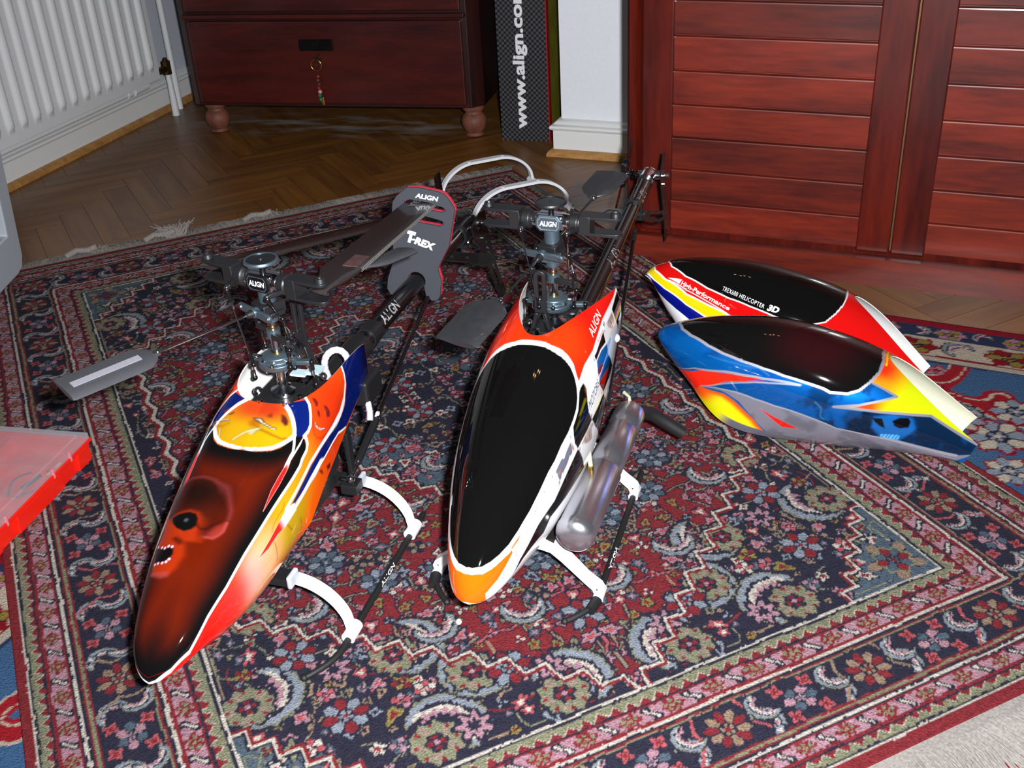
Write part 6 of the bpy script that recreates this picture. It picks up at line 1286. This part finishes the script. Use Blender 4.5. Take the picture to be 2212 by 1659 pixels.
# ================================================================ the helicopter in the middle
def heli_centre():
    org, yaw = (-.00709, 1.08837), 251.5; t = heli_root('model_helicopter', 'red, white and black model helicopter with a silver silencer and no main blades', org, yaw); iv = inv_of(org, yaw)
    s, o, mtx = build_canopy('M', paint_red_orange, CPAINT, MT['inner'], t, iv, 'canopy', 600, 330); o['label'] = 'red, white and black checkered canopy'
    A_ = s.art
    lettering('ALIGN', MT['wlet'], o, s.surf_fn(A_['al'], .0005, mtx), .01, .25); lettering('RS', MT['klet'], o, s.surf_fn(A_['rs'], .0004, mtx), .03, .2)
    lettering('Scorpion', MT['rlet'], o, s.surf_fn(A_['sp'], .0004, mtx), .01, .2); lettering('MOTORS', MT['klet'], o, s.surf_fn(A_['mt'], .0004, mtx), .0, .2)
    def boom(x): return .212 + (-x - .33) * (.034 / .545)
    bz = boom(-.875); bd = unit(V3(.545, 0, -.034)); r = .0132
    b = MB(); b.cyl((-.30, 0, boom(-.30)), (-.85, 0, boom(-.85)), r, n=32); bo = b.build('tail_boom', MT['blackgl'], t)
    def bt(x0, L_, ang0, ang1):
        def fn(a, c):
            x = x0 - a * L_; q = math.radians(ang0 + (ang1 - ang0) * c); return (x, math.cos(q) * (r + .0004), boom(x) + math.sin(q) * (r + .0004))
        return fn
    lettering('ALIGN', MT['glet'], bo, bt(-.50, .06, 10, 75), .02, .2); lettering('ALIGN', MT['glet'], bo, bt(-.735, .05, 10, 75), .02, .2)
    b = MB(); b.cyl((-.30, 0, boom(-.30)), (-.375, 0, boom(-.375)), r * 1.22, n=30); b.lathe([(r * 1.1, 0), (r * 1.25, 0), (r * 1.32, .002), (r * 1.25, .006), (r * 1.1, .006)], (-.375, 0, boom(-.375)), bd, ring=True); b.box((-.335, 0, .212), (.05, .054, .044)); b.build('boom_block', MT['black'], t, smooth=35, bevel=.001)
    b = MB(); b.cyl((-.30, .016, boom(-.3) - .004), (-.80, .012, boom(-.8) + .012), .0011, n=8); b.build('tail_pushrod', MT['brass'], t)
    for sg in (1, -1):
        b = MB(); p, q = V3(-.668, sg * .015, boom(-.668) - .015), V3(-.315, sg * .046, .098); d = unit(q - p); b.cyl(p + d * .01, q - d * .01, .0031, n=12); br = b.build('boom_brace', MT['blackgl'], t)
        b = MB(); b.cyl(p - d * .004, p + d * .022, .0042, n=12); b.cyl(q - d * .022, q + d * .004, .0042, n=12); b.ball(p, .005, 10); b.ball(q, .005, 10); b.build('brace_end', MT['black'], br)
    frames(t, -.005, -.335, .078, .275, .024, -.214, .1, MT['carbon'])
    rotor_head(t, (-.214, 0, .4145), 4., dict(plate='grey', fly=(-.211, -.003, .380), flydir=(-.936, .270, .225), flyh=.125, padR=(.055, .050, 0, .004), padF=(.078, .060, 0, .008), padmat=PADM, swash=.302, mast0=.10, swarms=(100, -100, 185)))
    slot_guide(t, (-.186, -.010, .300), (0, 1, 0), .058, .016)
    # canopy posts, spirals, wires
    b = MB(); b.cyl((-.262, -.062, .232), (-.262, .064, .232), .003, n=10); po = b.build('canopy_post', MT['black'], t)
    b = MB(); b.cyl((-.262, .060, .232), (-.262, .071, .232), .0055, .0065, n=16); b.ball((-.262, .070, .232), .0065, 14); b.build('canopy_grommet', mat('clear_rubber_grommet', (205, 205, 205), .2, coat=.5, var=.05), po)
    # landing gear
    for x, nm in ((.0, 'front'), (-.22, 'rear')):
        for sg in (1, -1):
            # flat boomerang leg: outline in the y-z plane
            up = [(.016, .088), (.040, .090), (.056, .083), (.092, .043), (.1085, .030), (.1125, .022), (.110, .0125), (.1005, .0125), (.097, .022), (.089, .029), (.060, .058), (.046, .070), (.034, .073), (.016, .073)]
            b = MB(); b.plate([(sg * p[0], p[1]) for p in up], o=(x, 0, 0), u=(0, 1, 0), v=(0, 0, 1), t=.013); lg = b.build('landing_leg', MT['white'], t, smooth=30, bevel=.0014)
            b = MB(); b.cyl((x - .012, sg * .1055, .0132), (x + .012, sg * .1055, .0132), .0068, n=18); b.build('skid_clamp', MT['white'], lg); b = MB(); b.cyl((x + .0064, sg * .104, .0245), (x + .0072, sg * .104, .0245), .0014, n=8); b.build('screw', MT['steel'], lg)
        b = MB(); b.box((x, 0, .082), (.016, .05, .012)); b.build('gear_mount', MT['carbon'], t, smooth=0, bevel=.001)
    for sg in (1, -1):
        skid(t, sg, .1055, -.268, .012, (.044, -.030, -.003), -.045 if sg > 0 else None); b = MB(); b.cyl((.0135, sg * .1055, .0132), (.034, sg * .101, .0132), .0070, .0066, n=18); b.build('skid_cap', MT['rubber'], t)
    # silencer
    a, c = V3(.022, .084, .122), V3(-.245, .094, .128); d = unit(a - c); R_ = .0235
    b = MB(); L_ = np.linalg.norm(a - c); prof = [(.001, 0), (R_ * .84, .001), (R_ * .90, .004), (R_ * .90, .040), (R_ * .78, .044), (R_ * .78, .048), (R_ * .92, .052), (R_ * .92, .132), (R_ * .80, .136), (R_ * .80, .141), (R_, .147), (R_, L_), (R_ * 1.03, L_), (R_ * 1.03, L_ + .004), (R_, L_ + .006)]
    mf = MB(); mf.lathe(prof + [(R_ * math.cos(q), L_ + .006 + R_ * .55 * math.sin(q)) for q in np.linspace(.15, PI / 2, 9)], c, d, 44); m_ = mf.build('silencer', MT['mufflr'], t, smooth=40)
    b = MB(); p = c - d * .0; b.tube([(c[0] + .004, c[1] + .006, c[2] + .002), (-.27, .104, .116), (-.285, .118, .104), (-.290, .140, .088), (-.293, .160, .074)], [.008, .0095, .0095, .0095, .009], 16); b.build('exhaust_deflector', MT['rubber'], m_)
    f0 = a - d * .095 + V3(0, -.008, R_); b = MB(); b.cyl(f0 - V3(0, 0, .006), f0 + V3(0, 0, .004), .004, n=12); b.build('pressure_nipple', MT['brass'], m_)
    b = MB(); b.tube([f0 + V3(0, 0, .001), f0 + V3(-.006, -.003, .012), f0 + V3(-.024, -.010, .030), f0 + V3(-.04, -.022, .045)], .0029, 12); b.build('fuel_tube', MT['silic'], m_)
    b = MB(); b.tube([c + V3(.002, 0, R_ * .5), c + V3(-.002, -.002, R_ * .5 + .012), c + V3(.004, -.008, R_ * .5 + .022)], .0022, 10); b.build('fuel_tube', MT['silic'], m_)
    b = MB(); b.box((-.075, .052, .112), (.055, .030, .030)); b.box((-.02, .036, .088), (.05, .03, .006)); b.build('muffler_mount', MT['carbon'], t, smooth=0, bevel=.001)
    tail(t, -.875, bz, r, dict(box=MT['chrome'], tba=-28, tbl=.080, bd=bd, hz0=boom(-.73), hf=(-.73, boom(-.73) - .012),
        vfin=([(-.855, bz + .012), (-.885, bz + .040), (-.897, bz + .036), (-.893, bz), (-.925, bz - .075), (-.932, bz - .143), (-.922, bz - .147), (-.898, bz - .085), (-.860, bz - .012)], [[(-.882, bz - .015), (-.888, bz - .01), (-.916, bz - .075), (-.918, bz - .105), (-.908, bz - .085)]]), vb=((-.872, bz), (-.880, bz - .018)),
        hfin=([(.018, -.022), (.026, -.050), (.006, -.060), (-.022, -.052), (-.018, -.020), (-.018, .020), (-.022, .052), (.006, .060), (.026, .050), (.018, .022)], [[(.012, -.030), (.016, -.047), (.004, -.053), (-.014, -.046), (-.010, -.028)], [(.012, .030), (-.010, .028), (-.014, .046), (.004, .053), (.016, .047)]])))
    return t
heli_centre()
# ================================================================ the flame-painted helicopter
def heli_flame():
    org, yaw = (-.30596, 1.04172), 252.; t = heli_root('model_helicopter', 'flame and skull painted model helicopter with its main blades folded back into a foam holder', org, yaw); iv = inv_of(org, yaw)
    s, o, mtx = build_canopy('L', paint_skulls, CPAINT, MT['inner'], t, iv, 'canopy', 600, 330); o['label'] = 'airbrushed orange, yellow and blue canopy with skulls'
    r = .0135; bz = .2245
    b = MB(); b.cyl((-.22, 0, bz), (-.79, 0, bz - .004), r, n=32); bo = b.build('tail_boom', MT['blackgl'], t)
    def fn(x0, L_):
        return lambda a, c: (x0 - a * L_, math.cos(math.radians(14 + 62 * c)) * (r + .0004), bz + math.sin(math.radians(14 + 62 * c)) * (r + .0004))
    lettering('ALIGN', MT['glet'], bo, fn(-.385, .062), .02, .2)
    for x0, x1, k in ((-.20, -.272, 1.32), (-.272, -.325, 1.42), (-.345, -.375, 1.16)):
        b = MB(); b.cyl((x0, 0, bz), (x1, 0, bz), r * k, n=30); b.lathe([(r * k, -.003), (r * k * 1.05, -.0015), (r * k, 0)], (x1 + .001, 0, bz)); b.build('boom_sleeve', MT['black'], t, smooth=35)
    for sg in (1, -1):
        b = MB(); p, q = V3(-.60, sg * .012, bz - .018), V3(-.158, sg * .045, .122); d = unit(q - p); b.cyl(p, q - d * .02, .0031, n=12); br = b.build('boom_brace', MT['blackgl'], t)
        b = MB(); b.cyl(q - d * .115, q - d * .03, .0050, n=12); b.ball(p, .005, 10); b.build('brace_sleeve', MT['black'], br)
        b = MB(); b.cyl(q - d * .035, q, .0034, .0026, n=12); b.ball(q, .0055, 12); b.cyl(q, q - V3(0, sg * .012, 0), .003, n=10); b.build('brace_end', MT['steel'], br)
        b = MB(); e = q - d * .118; b.tube([e + V3(math.cos(k) * .0052, 0, math.sin(k) * .0052) for k in np.linspace(0, 2 * PI, 13)[:-1]], .0013, 6, closed=True); b.box(e + V3(0, sg * .002, .0065), (.005, .004, .004)); b.build('cable_tie', MT['white'], br)
    frames(t, -.045, -.225, .112, .278, .024, -.11, .11, MT['carbon'])
    b = MB(); b.box((-.175, .040, .140), (.012, .006, .085)); b.box((-.175, .036, .098), (.022, .022, .014)); b.build('servo_bracket', MT['black'], t, smooth=0, bevel=.001)
    b = MB(); b.box((-.243, .044, .212), (.050, .022, .036)); bx = b.build('receiver', MT['black'], t, smooth=0, bevel=.004)
    b = MB(); b.tube([(-.222, .052, .200), (-.212, .058, .192), (-.205, .060, .184)], .0040, 8); b.build('foam_wrap', MT['spiral'], t)
    rotor_head(t, (-.110, 0, .4205), 14., dict(plate='black', fly=(-.110, 0, .3865), flydir=(-.88, .475, .0), flyh=.150, padR=(.060, .044, -8, 0.), padF=(.098, .044, 10, 0.), padmat=PADL, padstripe=True, swash=.318, mast0=.10, swarms=(100, -100, 185)))
    slot_guide(t, (-.150, .012, .318), unit(V3(.25, 1, 0)), .066, .016)
    # main blades folded back
    grip = lambda s_: V3(-.110 + s_ * .083 * math.sin(math.radians(14)), s_ * .083 * math.cos(math.radians(14)), .4205)
    for s_, tipc, rollt in ((1, V3(-.565, .024, .3455), 6), (-1, V3(-.565, .012, .3245), -4)):
        p0 = grip(s_); d = unit(tipc - p0); L_ = np.linalg.norm(tipc - p0) + .055; sd = unit(np.cross(V3(0, 0, 1), d)); up = np.cross(d, sd); q = math.radians(rollt); w1 = sd * math.cos(q) + up * math.sin(q); n_ = np.cross(d, w1)
        sec = [(-.30, 0), (-.28, .045), (-.2, .062), (-.05, .066), (.25, .045), (.55, .018), (.70, .003), (.70, -.003), (.55, -.018), (.25, -.045), (-.05, -.066), (-.2, -.062), (-.28, -.045)]
        ch = .046; st = [(0, .42), (.022, .42), (.045, .62), (.085, 1.), (L_ - .02, 1.), (L_ - .004, .9), (L_, .7)]; vs = []; fs = []; m = len(sec)
        side = -s_ if False else (1 if s_ > 0 else 1)
        for x, w_ in st:
            for u_, v_ in sec: vs.append(p0 + d * x + w1 * (u_ - .02) * ch * w_ * cfgside(s_) + n_ * v_ * ch)
        for i in range(len(st) - 1):
            for j in range(m): fs.append((i * m + j, i * m + (j + 1) % m, (i + 1) * m + (j + 1) % m, (i + 1) * m + j))
        fs += [tuple(range(m)), tuple((len(st) - 1) * m + j for j in range(m - 1, -1, -1))]
        b = MB(); b.add(vs, fs); bl = b.build('main_blade', BLADE, t, smooth=40)
        if s_ > 0:
            le = [p0 + d * x - w1 * ch * .30 * cfgside(s_) for x in (.10, L_)]; b = MB(); k = 90
            for i in range(k): c = le[0] + (le[1] - le[0]) * (i + .5) / k; b.box(c, (.0019, .0022, .0046), (d, w1, n_))
            b.build('edge_stitching', mat('grey_edge_stitching', (96, 92, 88), .4, coat=.3, var=.1), bl, smooth=0)
            o_ = p0 + d * (L_ - .105) + w1 * ch * .42 * cfgside(s_) + n_ * (.052 * ch); lettering('ALIGN', MT['glet'], bl, planar(o_, d * .052, -w1 * cfgside(s_) * .011), .02, .2)
            o_ = p0 + d * .125 + n_ * (.066 * ch); b = MB(); b.box(o_, (.05, .018, .0006), (d, w1, n_)); b.build('blade_sticker', mat('dark_red_grey_sticker', (88, 62, 60), .35, coat=.3, var=.3, bscale=120), bl, smooth=0)
    # spiral wrapped cables and wires
    b = MB(); b.tube([(-.200 + .006 * math.sin(q * 2), .027 - .016 * math.cos(q), .252 + .034 * math.sin(q)) for q in np.linspace(-.25, PI + .25, 40)], [.0042 + .0004 * (i % 3 == 0) for i in range(40)], 12); b.build('cable_loop', MT['spiral'], t)
    b = MB(); b.tube([(-.085, -.052, .268), (-.072, -.046, .262), (-.062, -.034, .258), (-.058, -.022, .256)], .0038, 10); b.build('cable_loop', MT['spiral'], t)
    b = MB(); b.box((-.17, .012, .272), (.020, .018, .004)); b.box((-.160, -.004, .272), (.014, .02, .003)); b.build('cable_tie', mat('pale_blue_tie', (178, 200, 205), .4, var=.05), t, smooth=0)
    for i, (c_, y) in enumerate(((MT['wire'], .034), (MT['wireb'], .038), (MT['white'], .042))):
        b = MB(); b.tube([(-.165, y, .262), (-.158, y + .002, .25), (-.152, y, .238), (-.15, y - .003, .224)], .0013, 8); b.build('wire', c_, t)
    # landing gear
    for x in (.0, -.205): 
        strut_curved(t, x, .102, .086, .034, .017, .0052, MT['white'], 'landing_strut')
        b = MB(); b.box((x, 0, .084), (.022, .072, .010)); b.build('gear_mount', MT['black'], t, smooth=0, bevel=.001)
        for sg in (1,):
            b = MB(); b.box((x + .010, sg * .041, .094), (.022, .006, .017)); b.build('tape_wrap', mat('grey_adhesive_tape', (176, 182, 190), .5, var=.1), t, smooth=0, bevel=.002)
    for sg in (1, -1): skid(t, sg, .102, -.243, .030, (.050, -.026, -.003), -.085 if sg > 0 else None, True)
    tail(t, -.805, bz - .006, r, dict(box=MT['blackgl'], tba=78, tbl=.092, bd=(1, 0, 0), hz0=bz - .006, hf=(-.742, bz - .045),
        vfin=([(-.745, bz + .010), (-.790, bz + .018), (-.818, bz + .012), (-.828, bz - .03), (-.868, bz - .115), (-.908, bz - .178), (-.902, bz - .192), (-.882, bz - .190), (-.838, bz - .128), (-.785, bz - .045), (-.752, bz - .012)], [[(-.808, bz - .045), (-.820, bz - .042), (-.862, bz - .118), (-.885, bz - .168), (-.872, bz - .158), (-.842, bz - .112)], [(-.765, bz + .002), (-.79, bz + .004), (-.800, bz - .012), (-.775, bz - .014)]]), vb=((-.80, bz - .004), (-.795, bz - .03)),
        hfin=([(.020, -.020), (.034, -.055), (.010, -.068), (-.020, -.056), (-.018, -.018), (-.018, .018), (-.020, .056), (.010, .068), (.034, .055), (.020, .020)], [[(.010, -.028), (.018, -.052), (.004, -.058), (-.012, -.05), (-.008, -.026)]])))
    return t
def cfgside(s_): return 1 if s_ > 0 else 1
BLADE = mat('woven_carbon_blade', (40, 34, 33), .3, coat=.6, var=.3, bscale=260)
heli_flame()
# ================================================================ foam blade holder standing on the boom
def blade_holder():
    org, yaw = (-.30596, 1.04172), 252.; t = thing('blade_holder', 'charcoal and red foam blade holder standing on the tail boom of the flame-painted helicopter', 'blade holder', (org[0], org[1], 0), math.radians(yaw))
    br = .0142; bc = (0.0, .2235)
    out = [(-.018, .360), (-.001, .373), (.016, .374), (.046, .369), (.056, .366), (.063, .358), (.070, .346), (.0712, .340), (.066, .321), (.058, .285), (.040, .253), (.036, .244), (.040, .226), (.036, .200), (.031, .192), (.022, .191)]
    cut = [(bc[0] + br * math.cos(q), bc[1] + br * math.sin(q)) for q in np.linspace(math.radians(-38), math.radians(218), 15)]
    out += [(.013, .198)] + cut + [(-.014, .200)] + [(-.026, .194), (-.046, .196), (-.051, .206), (-.048, .223), (-.040, .242), (-.034, .262), (-.033, .285), (-.030, .327), (-.026, .350)]
    s1 = [(-.008, .352), (.002, .355), (.030, .352), (.054, .345), (.058, .340), (.050, .337), (.02, .341), (-.004, .344)]; s2 = [(-.006, .328), (.02, .331), (.050, .324), (.053, .319), (.045, .315), (.02, .318), (-.004, .321)]
    b = MB(); b.plate(out[::-1] if False else out, [s1, s2], o=(-.548, 0, 0), u=(0, 1, 0), v=(0, 0, 1), t=.0055); b.build('foam_front', MT['foam'], t, smooth=0, bevel=.0008)
    b = MB(); b.plate(out, [s1, s2], o=(-.5545, 0, 0), u=(0, 1, 0), v=(0, 0, 1), t=.0065); b.build('foam_back', MT['foamred'], t, smooth=0, bevel=.0008)
    fr = [c for c in t.children][0]
    lettering('ALIGN', MT['wlet'], fr, planar((.5452 * -1, .011, .3585), (0, .036, -.0045), (0, .0012, .0075)), .04, .15)
    lettering('REX', MT['wlet'], fr, planar((-.5452, .0015, .285), (0, .032, -.0105), (0, .004, .012)), .06, .2); lettering('T', MT['wlet'], fr, planar((-.5452, -.0105, .287), (0, .014, -.003), (0, .004, .0195)), .08, .2)
    b = MB(); b.box((-.5450, .001, .2915), (.0004, .007, .0026)); b.build('hyphen_lettering', MT['wlet'], fr, smooth=0)
blade_holder()
# ---------------------------------------------------------------- ceiling lamp (above the frame; seen only as dots in the canopies)
def ceiling_lamp():
    t = thing('ceiling_lamp', 'ceiling lamp with four small warm bulbs', 'lamp', (.25, 1.75, 2.30))
    b = MB(); b.lathe([(.05, .12), (.05, .10), (.012, .09), (.012, .02), (.03, .0), (.0, -.01)], (0, 0, 0)); b.build('stem', MT['brass'], t)
    em = bpy.data.materials.new('warm_bulb'); em.use_nodes = True; p = em.node_tree.nodes['Principled BSDF']; p.inputs['Emission Color'].default_value = (1, .62, .30, 1); p.inputs['Emission Strength'].default_value = 45; p.inputs['Base Color'].default_value = (1, .8, .6, 1)
    for k in range(4):
        x = (k - 1.5) * .085; y = .02 * (-1) ** k
        b = MB(); b.tube([(0, 0, .02), (x * .5, y * .5, .05), (x, y, .02)], .005, 8); b.build('arm', MT['brass'], t); b = MB(); b.ball((x, y, 0), .016, 16); b.build('bulb', em, t)
ceiling_lamp()
